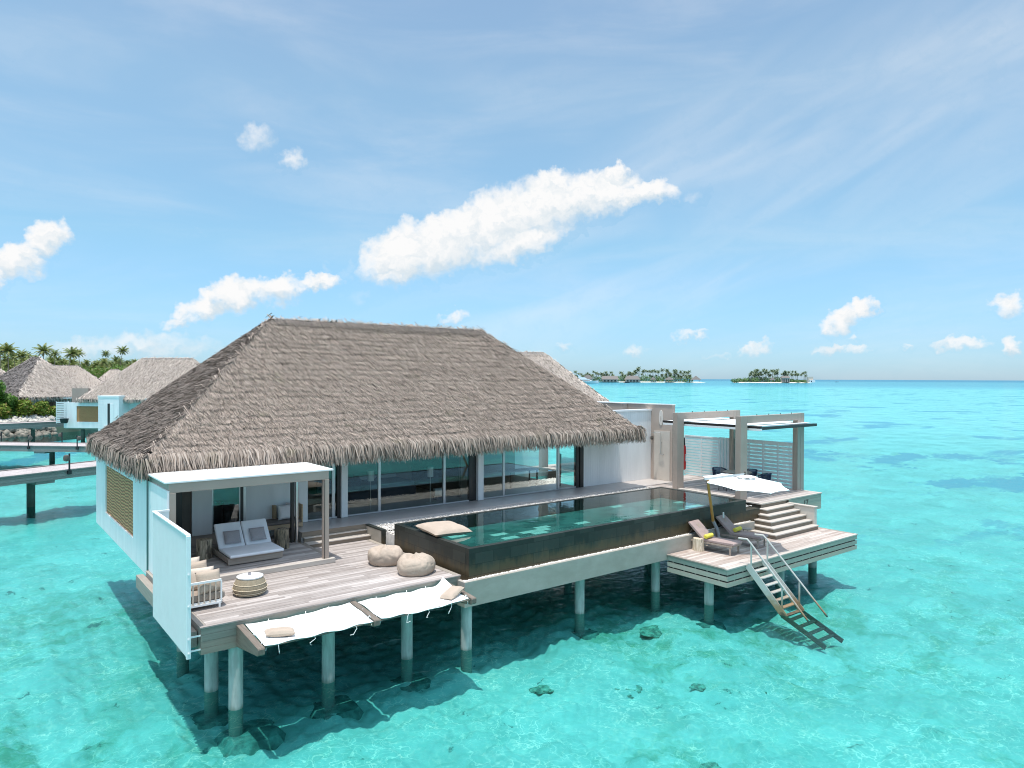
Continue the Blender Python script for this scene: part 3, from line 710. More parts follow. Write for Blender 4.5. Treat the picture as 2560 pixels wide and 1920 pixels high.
# closed panels and posts of the front
vb('wall', M['brown_wall'], (4.4, 23.45, FZ, 5.22, 23.55, 5.05), (5.42, 23.40, FZ, 5.69, 23.5, 5.05))
vb('door_jamb', M['dark_frame'], (5.22, 23.36, FZ, 5.42, 23.5, 5.05))
vb('wall_panel', M['white'], (5.70, 23.33, FZ - 0.0, 6.29, 23.47, 5.05), bevel=0.006)
vb('wall', M['white'], (7.35, 23.38, 2.34, 8.88, 23.5, 5.05))
vb('wall_panel', M['white'], (8.95, 23.30, FZ + 0.01, 9.41, 23.44, 5.05), bevel=0.006)
vb('column', M['white'], (10.62, 23.25, FZ + 0.01, 10.86, 23.52, 5.05), bevel=0.006)
vb('column', M['white'], (16.50, 23.22, FZ + 0.01, 16.77, 23.52, 5.05), bevel=0.006)
vb('door_jamb', M['dark_frame'], (10.50, 23.33, FZ, 10.612, 23.5, 5.05))
vb('door_jamb', M['dark_frame'], (16.14, 23.34, FZ, 16.31, 23.5, 5.05), (16.33, 23.36, FZ, 16.49, 23.5, 5.05))
vb('door_jamb', M['dark_frame'], (22.02, 23.34, FZ, 22.20, 23.5, 5.05), (22.23, 23.3, FZ, 22.44, 23.5, 5.05))
def glazing(x0, x1, mull, name='glass_door', frame=M['alu'], y=FY, z0=FZ + 0.01):
    mb = MB()
    xs = [x0] + mull + [x1]
    mb.box(x0, y, z0, x1, y + 0.07, z0 + 0.05)
    mb.box(x0, y, 4.98, x1, y + 0.07, 5.05)
    if not mull: mb.box(x0, y - 0.002, z0 + 0.03, x0 + 0.035, y + 0.068, 4.99); mb.box(x1 - 0.035, y - 0.002, z0 + 0.03, x1, y + 0.068, 4.99)
    for m_ in mull: mb.box(m_ - 0.05, y - 0.012, z0 + 0.052, m_ + 0.05, y + 0.08, 4.978)
    fr_ = mb.build(name, frame, villa)
    for i in range(len(xs) - 1):
        g_ = MB(); yy = y + 0.02 + 0.022 * (i % 2)
        g_.box(xs[i] + 0.01, yy, z0 + 0.052, xs[i + 1] - 0.01, yy + 0.006, 4.978)
        gp = MB(); gp.add([(xs[i] + 0.01, yy, z0 + 0.052), (xs[i + 1] - 0.01, yy, z0 + 0.052), (xs[i + 1] - 0.01, yy, 4.978), (xs[i] + 0.01, yy, 4.978)], [(0, 1, 2, 3)])
        gp.build('pane', M['glass'], fr_)
    return fr_
glazing(6.30, 7.17, [])
vb('door_jamb', M['dark_frame'], (7.17, 23.33, 2.5, 7.26, 23.5, 5.05))
vb('door_frame', M['alu'], (7.265, 23.34, 2.5, 7.345, 23.5, 5.05))
glazing(9.42, 10.495, [10.36])
glazing(10.865, 16.135, [12.15, 14.965])
glazing(16.775, 22.015, [17.90, 20.95])
# inside: back wall and dividers so that the rooms read through the glass
vb('inner_wall', M['taupe_wall'], (4.51, 28.3, FZ, 22.4, 28.4, 5.05))
vb('inner_wall', M['brown_wall'], (9.30, 23.6, FZ, 9.38, 28.29, 5.05))
vb('inner_wall', M['brown_wall'], (16.35, 24.4, FZ, 16.45, 28.29, 5.05))
# right-hand boarded wall with white cap
mb = MB(); x = 22.455
while x < 27.05:
    mb.box(x, 23.33, FZ + 0.004, min(x + 0.146, 27.075), 23.48, 6.02); x += 0.150
mb.box(22.46, 23.49, FZ, 27.07, 23.6, 6.02)
bw_ = mb.build('boarded_wall', M['white'], villa)
vb('wall_cap', M['white_metal'], (22.46, 23.285, 6.022, 27.07, 23.64, 6.10), parent=bw_)
# taupe wall that closes the walkway, with shower niche
gw = vb('end_wall', M['taupe_wall'], (27.08, 22.0, 2.2, 27.28, 24.9, 6.33), (26.76, 24.905, 2.2, 27.28, 28.2, 6.33))
vb('wall_cap', M['white_metal'], (27.055, 21.98, 6.332, 27.30, 24.89, 6.375), (26.735, 24.895, 6.332, 27.30, 28.2, 6.375), parent=gw)
vb('tile_panel', M['tile_cream'], (27.05, 22.13, FZ + 0.006, 27.078, 23.11, 5.06), parent=gw)
mb = MB(); mb.tube([(26.98, 22.62, 3.9), (26.98, 22.62, 4.92), (26.9, 22.62, 4.99), (26.7, 22.78, 5.0)], 0.014, 8); mb.lathe([(0.10, 0), (0.10, 0.015), (0.02, 0.03)], (26.66, 22.81, 4.965), 14)
mb.tube([(26.98, 22.45, 3.92), (26.98, 22.72, 3.92)], 0.022, 8); mb.tube([(27.05, 22.56, 3.92), (26.97, 22.56, 3.92)], 0.012, 6); mb.tube([(27.05, 22.62, 4.5), (26.97, 22.62, 4.5)], 0.010, 6)
tag(mb.build('outdoor_shower', M['steel']), 'slim steel outdoor shower on the cream tiled panel', 'shower')
# pale oval seal on the end wall, with its seed-shaped slit
ov = [(22.69 + 0.125 * math.sin(t_ * math.pi / 18), 5.70 + 0.38 * math.cos(t_ * math.pi / 18)) for t_ in range(36)]
em = MB().prism(ov, 'x', 27.056, 27.078).build('wall_emblem', plain('emblem_cream', (0.70, 0.64, 0.57), 0.7, var=0.03))
tag(em, 'pale oval emblem with a narrow slit on the taupe wall', 'emblem')
sl = [(22.69 + 0.022 * math.sin(t_ * math.pi / 8), 5.66 + 0.13 * math.cos(t_ * math.pi / 8)) for t_ in range(16)]
MB().prism(sl, 'x', 27.050, 27.0555).build('slit', M['taupe_wall'], em)
mb = MB(); mb.lathe([(0.055, -0.09), (0.07, -0.05), (0.07, 0.05), (0.055, 0.09)], (27.0, 23.2, 4.69), 14); mb.box(26.99, 23.18, 4.66, 27.078, 23.22, 4.72)
tag(mb.build('wall_lamp', M['brown_wall'], smooth=True), 'small dark cylindrical lamp on the corner of the taupe wall', 'wall lamp')

# ------------------------------------------------------------------ furniture seen through the glass
def floor_lamp(x, y, h, lab):
    t = empty('floor_lamp', (x, y, FZ), label=lab, cat='floor lamp', group='floor lamps behind the glass')
    MB().lathe([(0.16, 0), (0.16, 0.015), (0.015, 0.03), (0.012, h - 0.3)], (x, y, FZ), 16).build('stand', M['alu'], t)
    MB().lathe([(0.125, 0), (0.125, 0.38)], (x, y, FZ + h - 0.38), 20).build('lamp_shade', M['lamp_glass'], t, smooth=True)
floor_lamp(12.05, 23.85, 1.50, 'floor lamp with white drum shade, behind the left pane of the long window')
floor_lamp(14.72, 24.0, 1.42, 'shorter floor lamp with white drum shade, deeper in the long window')
t = empty('bed', (14.2, 26.9, FZ), label='dark bed with pale pillows behind the long window', cat='bed')
MB().box(13.1, 25.9, FZ, 15.2, 28.1, FZ + 0.42).build('bed_base', M['linen_dark'], t, bevel=0.03)
MB().box(13.14, 25.94, FZ + 0.425, 15.16, 28.0, FZ + 0.62).build('mattress', M['navy_cushion'], t, bevel=0.07, seg=3)
for xx in (13.25, 14.25):
    MB().box(xx, 27.3, FZ + 0.63, xx + 0.8, 27.9, FZ + 0.82).build('pillow', M['off_white'], t, bevel=0.07, seg=3)
t = empty('window_sofa', (11.6, 25.6, FZ), label='low dark sofa inside the long window, left of the bed', cat='sofa')
MB().box(11.0, 25.6, FZ + 0.05, 12.9, 26.5, FZ + 0.42).build('seat', M['linen_dark'], t, bevel=0.04); MB().box(11.0, 26.3, FZ + 0.42, 12.9, 26.5, FZ + 0.85).build('backrest', M['linen_dark'], t, bevel=0.05)
t = empty('ottoman', (9.95, 24.4, FZ), label='dark ottoman with a beige cushion top behind the narrow window', cat='ottoman')
MB().box(9.5, 24.0, FZ, 10.45, 25.0, FZ + 0.42).build('body', M['brown_wall'], t, bevel=0.03); MB().box(9.48, 23.98, FZ + 0.425, 10.47, 25.02, FZ + 0.66).build('seat_cushion', M['beige'], t, bevel=0.09, seg=4)
t = empty('stool_lantern', (15.4, 24.5, FZ), label='round white drum lantern lying low inside the long window', cat='lantern')
MB().tube([(15.2, 24.5, FZ + 0.3), (15.55, 24.4, FZ + 0.3)], 0.17, 18).build('drum', M['lamp_glass'], t, smooth=True)
MB().box(15.22, 24.3, FZ, 15.5, 24.6, FZ + 0.135).build('base', M['linen_dark'], t)
t = empty('tub_chair', (6.7, 24.3, FZ), label='black tub chair behind the glass door under the pergola', cat='armchair')
pr_ = [(0.30, 0.0), (0.36, 0.25), (0.42, 0.78), (0.36, 0.80), (0.31, 0.42)]
MB().lathe(pr_, (6.55, 24.45, FZ), 20).build('shell', M['black'], t, smooth=True); MB().lathe([(0.30, 0), (0.30, 0.1), (0.26, 0.12)], (6.55, 24.45, FZ + 0.40), 20).build('seat_cushion', M['navy_cushion'], t, smooth=True)
t = tag(MB().lathe([(0.2, 0), (0.23, 0.2), (0.2, 0.5), (0.19, 0.5)], (7.05, 24.25, FZ), 18).build('drum_stool', M['black'], smooth=True), 'black woven drum stool beside the tub chair indoors', 'stool')
t = empty('writing_desk', (20.2, 25.2, FZ), label='pale desk with dark trestle at the right end of the windows', cat='desk')
MB().box(19.4, 24.9, FZ + 0.72, 21.2, 25.6, FZ + 0.76).build('tabletop', M['floor_grey'], t)
for xx in (19.5, 21.05):
    for yy in (24.95, 25.5): MB().box(xx, yy, FZ, xx + 0.05, yy + 0.05, FZ + 0.718).build('leg', M['dark_frame'], t)
t = empty('desk_chair', (21.5, 24.3, FZ), label='black high-backed chair by the right-hand glass door', cat='chair')
MB().box(21.35, 24.1, FZ + 0.42, 21.8, 24.55, FZ + 0.50).build('seat', M['black'], t, bevel=0.02); MB().box(21.75, 24.1, FZ + 0.505, 21.81, 24.55, FZ + 1.5).build('backrest', M['black'], t, bevel=0.02)
for xx in (21.37, 21.74):
    for yy in (24.12, 24.49): MB().box(xx, yy, FZ, xx + 0.04, yy + 0.04, FZ + 0.418).build('leg', M['black'], t)

# ------------------------------------------------------------------ front deck (lower left)
D1 = 2.20; PZ_ = 2.335
deck = empty('front_deck', (7.4, 18.8, 1.6), label='grey weathered wooden deck with daybed pergola and beanbags, left of the pool', cat='deck')
boards(MB(), 4.24, 10.68, 16.19, 21.95, D1 - 0.03, D1, 0.118, 0.006).build('deck_boards', M['deck'], deck)
mb = MB(); mb.box(4.09, 16.05, D1 - 0.032, 10.84, 16.185, D1 + 0.003)
mb.build('edge_board', M['deck'], deck, bevel=0.004)
boards(MB(), 16.19, 21.70, 10.685, 10.84, D1 - 0.03, D1 + 0.003, 0.155, 0.004, axis='y').build('edge_board', M['deck_side_y'], deck)
boards(MB(), 16.19, 21.70, 4.09, 4.235, D1 - 0.03, D1 + 0.003, 0.145, 0.004, axis='y').build('edge_board', M['deck_side_y'], deck)
mb = MB()
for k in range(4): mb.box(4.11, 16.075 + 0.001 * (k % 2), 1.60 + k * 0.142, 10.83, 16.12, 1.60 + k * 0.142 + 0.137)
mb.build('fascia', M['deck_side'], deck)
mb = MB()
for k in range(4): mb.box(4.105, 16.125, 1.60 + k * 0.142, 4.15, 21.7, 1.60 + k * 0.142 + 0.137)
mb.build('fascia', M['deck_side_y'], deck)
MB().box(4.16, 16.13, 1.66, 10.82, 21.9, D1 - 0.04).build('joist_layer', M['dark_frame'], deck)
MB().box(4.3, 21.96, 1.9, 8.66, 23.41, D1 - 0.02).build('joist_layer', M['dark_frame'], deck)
MB().box(8.525, 21.725, D1 + 0.004, 8.61, 23.40, PZ_ - 0.002).build('platform_edge', M['riser_wood'], deck)
# raised platform under the pergola
PZ = 2.335
mb = boards(MB(), 4.25, 8.52, 19.52, 23.41, PZ - 0.03, PZ, 0.118, 0.006); mb.build('platform_boards', M['deck'], deck)
MB().box(4.25, 19.36, D1 + 0.006, 8.66, 19.515, PZ + 0.003).build('platform_edge', M['step_wood'], deck, bevel=0.006)
MB().box(8.525, 19.52, D1 + 0.006, 8.655, 21.72, PZ + 0.002).build('platform_edge', M['deck_side_y'], deck, bevel=0.004)
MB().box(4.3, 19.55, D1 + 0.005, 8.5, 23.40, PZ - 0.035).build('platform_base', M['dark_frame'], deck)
# three shallow steps up to the walkway
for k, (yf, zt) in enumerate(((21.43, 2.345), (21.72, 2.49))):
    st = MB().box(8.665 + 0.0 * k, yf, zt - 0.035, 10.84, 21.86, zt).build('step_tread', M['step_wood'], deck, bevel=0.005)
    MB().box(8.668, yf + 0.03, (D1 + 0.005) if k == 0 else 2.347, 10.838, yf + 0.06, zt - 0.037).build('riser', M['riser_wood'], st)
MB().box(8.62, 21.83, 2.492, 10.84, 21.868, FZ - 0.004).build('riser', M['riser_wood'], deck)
# piles of the front deck (each a part)
def pile(x, y, top, parent, r=0.155, zb=-0.55):
    o = MB().tube([(x, y, zb), (x, y, top)], r, 18).build('pile', M['concrete_pile'], parent, smooth=True)
    return o
for (x, y) in ((4.72, 17.55), (4.90, 16.27), (7.12, 16.33), (9.36, 16.42), (4.8, 20.6), (7.3, 20.6), (9.6, 20.6)):
    pile(x, y, 1.70, deck)
# overgrown footings on the sea floor round the piles
M['footing'] = plain('algae_footing', (0.21, 0.28, 0.23), 0.95, var=0.45, scale=3.5)
for k, (x, y, r) in enumerate(((5.2, 16.15, .75), (7.25, 16.2, .68), (9.45, 16.3, .62), (15.6, 16.1, .5), (19.4, 14.2, .55), (4.75, 17.5, .6))):
    g = random.Random(40 + k); n = 26; pl = []
    for q in range(n):
        a_ = 2 * math.pi * q / n; sq = 1.0 / max(abs(math.cos(a_)), abs(math.sin(a_))) ** 0.75
        pl.append((x + r * sq * (0.86 + 0.22 * g.random()) * math.cos(a_), y + r * sq * (0.86 + 0.22 * g.random()) * math.sin(a_)))
    mb = MB(); top = [(x + (a_ - x) * .72, y + (b_ - y) * .72) for a_, b_ in pl]
    mb.add([(p[0], p[1], -0.70) for p in pl] + [(p[0], p[1], -0.43 + 0.01 * g.random()) for p in top], [(q, (q + 1) % n, n + (q + 1) % n, n + q) for q in range(n)] + [tuple(range(n, 2 * n))])
    mb.build('footing', M['footing'], deck, smooth=True)

# ------------------------------------------------------------------ pool
PX0, PX1, PY0, PY1, PTOP = 10.98, 23.97, 15.87, 20.08, 2.93
pool = empty('infinity_pool', (17.5, 18.0, 1.4), label='long dark tiled infinity pool raised on a pale rendered base', cat='pool')
t_ = 0.17
MB().box(PX0, PY0, 2.0, PX1, PY0 + t_, PTOP).build('pool_wall', M['stone'], pool, bevel=0.008)
MB().box(PX0, PY0 + t_ + 0.002, 2.0, PX0 + t_, PY1, PTOP - 0.001).build('pool_wall', M['stone'], pool, bevel=0.008)
MB().box(PX1 - t_, PY0 + t_ + 0.002, 2.0, PX1, PY1, PTOP - 0.001).build('pool_wall', M['stone'], pool, bevel=0.008)
MB().box(PX0 + t_ + 0.002, PY1 - t_, 2.0, PX1 - t_ - 0.002, PY1, PTOP - 0.002).build('pool_wall', M['stone'], pool, bevel=0.008)
MB().box(PX0 + t_ + 0.003, PY0 + t_ + 0.003, 2.30, PX1 - t_ - 0.003, PY1 - t_ - 0.003, 2.48).build('basin_floor', M['basin'], pool)
wt = MB().add([(PX0 + t_ - .004, PY0 + t_ - .004, PTOP - 0.012), (PX1 - t_ + .004, PY0 + t_ - .004, PTOP - 0.012), (PX1 - t_ + .004, PY1 - t_ + .004, PTOP - 0.012), (PX0 + t_ - .004, PY1 - t_ + .004, PTOP - 0.012)], [(0, 1, 2, 3)])
wt.build('pool_water', M['poolwater'], pool)
APY = 15.70
ap = MB(); ap.box(10.72, APY, 1.40, 24.3, APY + 0.13, 2.09); ap.box(10.72, APY + 0.131, 1.40, 10.83, APY + 0.36, 2.089)
ap.build('base_beam', M['apron'], pool, bevel=0.01)
MB().box(10.84, APY + 0.135, 1.45, 24.2, 21.6, 1.98).build('base_slab', M['apron'], pool)
def pebbles(x0, x1, y0, y1, z, n, parent, r=0.035, name='pebble_strip'):
    g = np.random.default_rng(n); oc = np.array([(1, 0, 0), (-1, 0, 0), (0, 1, 0), (0, -1, 0), (0, 0, 1), (0, 0, -1)], float)
    fc = np.array([(0, 2, 4), (2, 1, 4), (1, 3, 4), (3, 0, 4), (2, 0, 5), (1, 2, 5), (3, 1, 5), (0, 3, 5)])
    P = np.stack([x0 + (x1 - x0) * g.random(n), y0 + (y1 - y0) * g.random(n), z + g.random(n) * r * 1.2], 1)
    s = r * (0.6 + 0.9 * g.random((n, 1, 3))) * np.array([[[1, 1, .7]]])
    a = g.random(n) * 6.28; R_ = np.zeros((n, 3, 3)); R_[:, 0, 0] = np.cos(a); R_[:, 0, 1] = -np.sin(a); R_[:, 1, 0] = np.sin(a); R_[:, 1, 1] = np.cos(a); R_[:, 2, 2] = 1
    V = np.einsum('nij,nkj->nki', R_, oc[None] * s) + P[:, None]
    Q = (np.arange(n)[:, None, None] * 6 + fc[None]).reshape(-1, 3)
    off = np.array(origin_of(parent)) if parent else 0
    o = mesh_np(name, V.reshape(-1, 3) - off, Q, M['pebble'], parent); o['kind'] = 'stuff'
    return o
MB().box(10.835, APY + 0.132, 1.985, 24.2, PY0 - 0.002, 2.045).build('gravel_bed', M['pebble'], pool)
pebbles(10.80, 24.2, APY + 0.10, PY0 - 0.01, 2.05, 2600, pool, 0.036)
# gravel strip between pool and walkway, closed by a dark kerb at the steps
MB().box(10.99, PY1 + 0.004, 1.99, 25.2, 21.86, 2.565).build('gravel_bed', M['pebble'], pool)
pebbles(11.0, 25.0, 20.12, 21.84, 2.57, 5200, pool, 0.03)
MB().box(10.845, 20.72, 2.0, 10.985, 21.86, 2.60).build('end_block', M['apron'], pool)
MB().box(10.84, 20.665, 2.603, 10.99, 21.87, 2.645).build('kerb', M['stone'], pool)
MB().box(10.85, 20.66, 2.0, 12.4, 20.715, 2.60).build('pool_wall', M['stone'], pool)
MB().box(23.98, 15.9, 2.0, 24.95, 20.1, 2.50).build('gravel_bed', M['stone'], pool)
pebbles(24.0, 24.9, 16.2, 20.1, 2.53, 900, pool, 0.03)
for (x, y) in ((10.97, 15.98), (15.5, 16.25), (19.2, 16.3), (23.2, 16.4), (13, 19.5), (18, 19.5), (22.5, 19.5)):
    pile(x, y, 1.46, pool)

# ------------------------------------------------------------------ pergola over the daybed
pg = empty('daybed_pergola', (6.3, 20.6, PZ), label='taupe pergola with flat white roof over the double daybed', cat='pergola')
MB().box(4.10, 19.44, 4.885, 8.63, 21.80, 4.935).build('roof', M['white_metal'], pg, bevel=0.01)
MB().box(4.20, 19.47, 4.64, 8.50, 19.60, 4.883).build('beam', M['taupe'], pg, bevel=0.006)
MB().box(8.36, 19.605, 4.66, 8.50, 21.75, 4.883).build('beam', M['taupe'], pg, bevel=0.006)
MB().box(4.20, 19.605, 4.66, 4.33, 21.70, 4.883).build('beam', M['taupe'], pg, bevel=0.006)
MB().box(8.335, 19.45, PZ + 0.003, 8.50, 19.60, 4.638).build('post', M['taupe'], pg, bevel=0.006)
MB().box(8.352, 19.444, PZ + 0.003, 8.372, 19.449, 4.638).build('post_channel', M['dark_frame'], pg)
MB().box(4.22, 19.45, D1 + 0.006, 4.37, 19.60, 4.638).build('post', M['taupe'], pg, bevel=0.006)
MB().box(8.34, 21.98, PZ + 0.003, 8.43, 22.10, 4.9).build('post', M['dark_frame'], pg)
MB().tube([(8.50, 21.96, PZ + 0.003), (8.50, 21.96, 4.88)], 0.055, 18).build('post', M['steel'], pg, smooth=True)
MB().box(4.165, 19.46, D1 + 0.01, 4.215, 21.70, 4.70).build('side_panel', M['white'], pg)
MB().box(4.16, 21.72, 1.95, 4.30, 21.94, 5.0).build('shaded_gap_strip', M['dark_frame'], pg)  # dark strip standing in for shade in the gap beside the wall
MB().box(3.90, 16.3, 1.72, 4.085, 21.98, 2.06).build('side_ledge', M['deck_side_y'], deck)

# white corrugated privacy screen on the outer edge of the deck
sc = empty('privacy_screen', (3.85, 17.7, 1.6), label='tall white corrugated privacy screen at the left end of the deck', cat='screen')
mb = MB(); y = 16.06
pts = []
while y < 19.40:
    pts += [(y, 3.815), (y + 0.028, 3.815), (y + 0.040, 3.86), (y + 0.072, 3.86)]; y += 0.084
fr_ = [(x_, y_) for (y_, x_) in pts]; poly = fr_ + [(3.87, pts[-1][0]), (3.87, pts[0][0])]
vs = []; fs = []
n_ = len(pts)
for z_ in (1.62, 4.22):
    vs += [(x_, y_, z_) for (y_, x_) in pts]
for i in range(n_ - 1): fs.append((i, i + 1, n_ + i + 1, n_ + i))
MB().add(vs, fs).build('panel', M['white_metal'], sc)
MB().box(3.862, 16.06, 1.63, 3.885, 19.40, 4.215).build('backing', M['white_metal'], sc)
MB().box(3.80, 16.03, 4.222, 3.89, 19.42, 4.25).build('top_rail', M['white_metal'], sc)
MB().box(3.80, 15.985, 1.60, 3.885, 16.058, 4.22).build('end_post', M['white_metal'], sc, bevel=0.004)
MB().box(3.893, 19.36, 4.20, 4.20, 19.42, 4.245).build('top_rail', M['white_metal'], sc)
MB().box(3.893, 19.38, 1.9, 4.18, 19.40, 4.198).build('return_panel', M['white_metal'], sc)
for z_ in (1.72, 2.02, 2.72, 3.40):
    mb = MB(); mb.tube([(3.84, 15.983, z_), (3.84, 15.965, z_)], 0.022, 10)
    if z_ < 2.1: mb.beam((3.886, 16.10, z_), (4.105, 16.10, z_), 0.03, 0.03)
    mb.build('bolt', M['white_metal'], sc)

# ------------------------------------------------------------------ hammock nets over the water
net = empty('overwater_hammock', (7.6, 15.4, 1.9), label='white double hammock net stretched over the water in front of the deck', cat='hammock')
BE = [((4.92, 16.055), (4.92, 14.62)), ((7.63, 16.055), (7.63, 14.74)), ((10.33, 16.055), (10.33, 14.70))]
for (p, q) in BE:
    x = p[0]; z1 = 2.12; 
    prof = [(16.053, 1.62), (16.053, 2.10), (q[1] + 0.02, 2.0), (q[1], 1.97), (q[1], 1.86), (q[1] + 0.05, 1.83)]
    MB().prism(prof, 'x', x - 0.075, x + 0.075).build('beam', M['teak_y'], net, bevel=0.01)
def cloth(x0, x1, yb, yf, zb, zf, sag, lift=None, seed=1, nx=44, ny=20):
    g = random.Random(seed); V = []; F = []
    ph = [g.uniform(0, 6) for _ in range(8)]
    for j in range(ny + 1):
        v = j / ny
        for i in range(nx + 1):
            u = i / nx
            x = x0 + (x1 - x0) * u; y = yb + (yf - yb) * v
            sc_ = 0.045 * abs(math.sin(u * 9.4 + ph[0])) * (1 - abs(2 * v - 1)) ** 0 * ((abs(2 * v - 1)) ** 6)
            y += sc_ * (-1 if v < .5 else 1) * -1
            z = zb + (zf - zb) * v - sag * math.sin(math.pi * u) * (0.35 + 0.65 * math.sin(math.pi * v))
            z += 0.012 * math.sin(u * 22 + ph[1] + v * 5) * abs(2 * v - 1) ** 3 + 0.010 * math.sin(u * 7 + v * 9 + ph[2])
            if lift: z += lift(u, v)
            V.append((x, y, z))
    for j in range(ny):
        for i in range(nx):
            a_ = j * (nx + 1) + i; F.append((a_, a_ + 1, a_ + nx + 2, a_ + nx + 1))
    return V, F
lr = lambda u, v: 0.17 * max(0, (u - 0.88) / 0.12) ** 2 * max(0, 1 - v * 1.6)
for (x0, x1, s_, lf) in ((5.03, 7.53, 3, None), (7.74, 10.22, 5, lr)):
    V, F = cloth(x0, x1, 15.98, 14.80, 2.08, 1.98, 0.10, lf, s_)
    o = MB().add(V, F).build('net_cloth', M['canvas'], net, smooth=True)
    md = o.modifiers.new('thick', 'SOLIDIFY'); md.thickness = 0.012
    # ties along both long edges
    for u in ((0.12, 0.44, 0.83) if s_ == 3 else (0.30, 0.52, 0.79)):
        xx = x0 + (x1 - x0) * u; zf = 1.98 - 0.035 * math.sin(math.pi * u); g = rnd
        MB().tube([(xx, 14.80, zf), (xx + g.uniform(-.05, .05), 14.77, zf - 0.06), (xx + g.uniform(-.14, .08), 14.75, zf - 0.10 - g.random() * 0.14), (xx + g.uniform(-.16, .1), 14.74, zf - 0.17)], 0.007, 5).build('tie', M['canvas'], net)
    for u in (0.2, 0.55, 0.78):
        xx = x0 + (x1 - x0) * u; MB().tube([(xx, 15.99, 2.07), (xx + .03, 16.05, 2.09)], 0.009, 5).build('tie', M['canvas'], net)
    MB().tube([(x0 - .1, 14.79, 1.95), ((x0 + x1) / 2, 14.83, 1.925), (x1 + .1, 14.79, 1.95)], 0.02, 6).build('edge_rope', M['teak_y'], net)
for (x, y) in ((5.05, 14.9), (7.52, 14.95), (7.75, 14.95), (7.5, 15.9), (10.2, 14.9), (5.0, 15.4), (7.62, 15.5)):
    MB().tube([(x - .06, y, 1.98), (x, y - .02, 2.06), (x + .07, y, 1.97), (x + .03, y - .06, 1.84)], 0.010, 5).build('tie', M['canvas'], net)

# ------------------------------------------------------------------ dining deck, steps, sun deck
D2 = 2.62
dd = empty('dining_deck', (27.6, 18.5, 1.9), label='upper wooden deck with dining pergola at the far end of the pool', cat='deck')
boards(MB(), 25.42, 29.80, 16.17, 23.2, D2 - 0.03, D2, 0.12, 0.006).build('deck_boards', M['deck'], dd)
MB().box(24.95, 20.2, 2.3, 25.40, 23.3, D2 + 0.01).build('landing', M['floor_grey'], dd)
MB().box(25.26, 16.02, D2 - 0.05, 29.96, 16.165, D2 + 0.004).build('edge_board', M['step_wood'], dd, bevel=0.006)
MB().box(29.81, 16.17, D2 - 0.05, 29.96, 23.2, D2 + 0.004).build('edge_board', M['step_wood'], dd, bevel=0.006)
MB().box(25.26, 16.17, D2 - 0.05, 25.41, 17.0, D2 + 0.004).build('edge_board', M['step_wood'], dd, bevel=0.006)
MB().box(25.22, 17.35, 2.4, 25.42, 20.15, D2 + 0.11).build('kerb', M['step_wood'], dd, bevel=0.008)
mb = MB()
for k in range(5): mb.box(27.32, 16.05, 1.92 + k * 0.13, 29.93, 16.09, 1.92 + k * 0.13 + 0.124)
mb.build('fascia', M['fascia_cream'], dd)
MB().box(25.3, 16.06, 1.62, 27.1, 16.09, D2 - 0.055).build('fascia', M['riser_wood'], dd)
MB().box(29.88, 16.10, 1.92, 29.93, 23.2, D2 - 0.052).build('fascia', M['fascia_cream_y'], dd)
MB().box(25.4, 16.12, 1.95, 29.86, 23.2, D2 - 0.04).build('joist_layer', M['riser_wood'], dd)
for (x, y) in ((26.5, 17.0), (29.0, 17.0), (26.5, 21), (29, 21)): pile(x, y, 1.96, dd)
# corner steps: each step wraps the corner
SD = 1.60
for k in range(5):
    zt = SD + (k + 1) * (D2 - SD) / 6.0; xk = 24.02 + 0.27 * k; yk = 14.62 + 0.265 * k
    st = MB().box(xk, yk, zt - 0.045, 27.12, 16.04, zt).build('step_tread', M['step_wood'], dd, bevel=0.006)
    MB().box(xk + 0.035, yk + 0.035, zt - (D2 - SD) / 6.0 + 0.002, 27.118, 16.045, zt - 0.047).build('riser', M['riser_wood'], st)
par = MB().box(27.13, 14.82, 1.55, 27.30, 16.015, 2.43).build('parapet', M['tile_cream'], dd)
MB().box(27.10, 14.78, 2.432, 27.34, 16.012, 2.475).build('cap', M['step_wood'], par, bevel=0.005)
MB().box(24.2, 16.05, 1.62, 25.24, 16.3, 2.3).build('side_block', M['riser_wood'], dd)
# number 17 on the fascia: two dark shapes
sg = empty('number_sign', (28.62, 16.04, 2.32), label='dark number 17 on the boards at the corner of the dining deck', cat='sign')
MB().add([], [])
one = [(28.50, 2.22), (28.55, 2.22), (28.62, 2.43), (28.57, 2.43), (28.53, 2.405), (28.515, 2.36), (28.545, 2.37)]
one = [(28.500, 2.22), (28.548, 2.22), (28.605, 2.43), (28.560, 2.43), (28.505, 2.395), (28.515, 2.36), (28.548, 2.378)]
MB().prism([(a_, b_) for a_, b_ in one], 'y', 16.036, 16.048).build('digit_one', M['brown_wall'], sg)
sev = [(28.66, 2.43), (28.85, 2.43), (28.84, 2.395), (28.745, 2.22), (28.695, 2.22), (28.785, 2.392), (28.67, 2.392)]
MB().prism(sev, 'y', 16.036, 16.048).build('digit_seven', M['brown_wall'], sg)
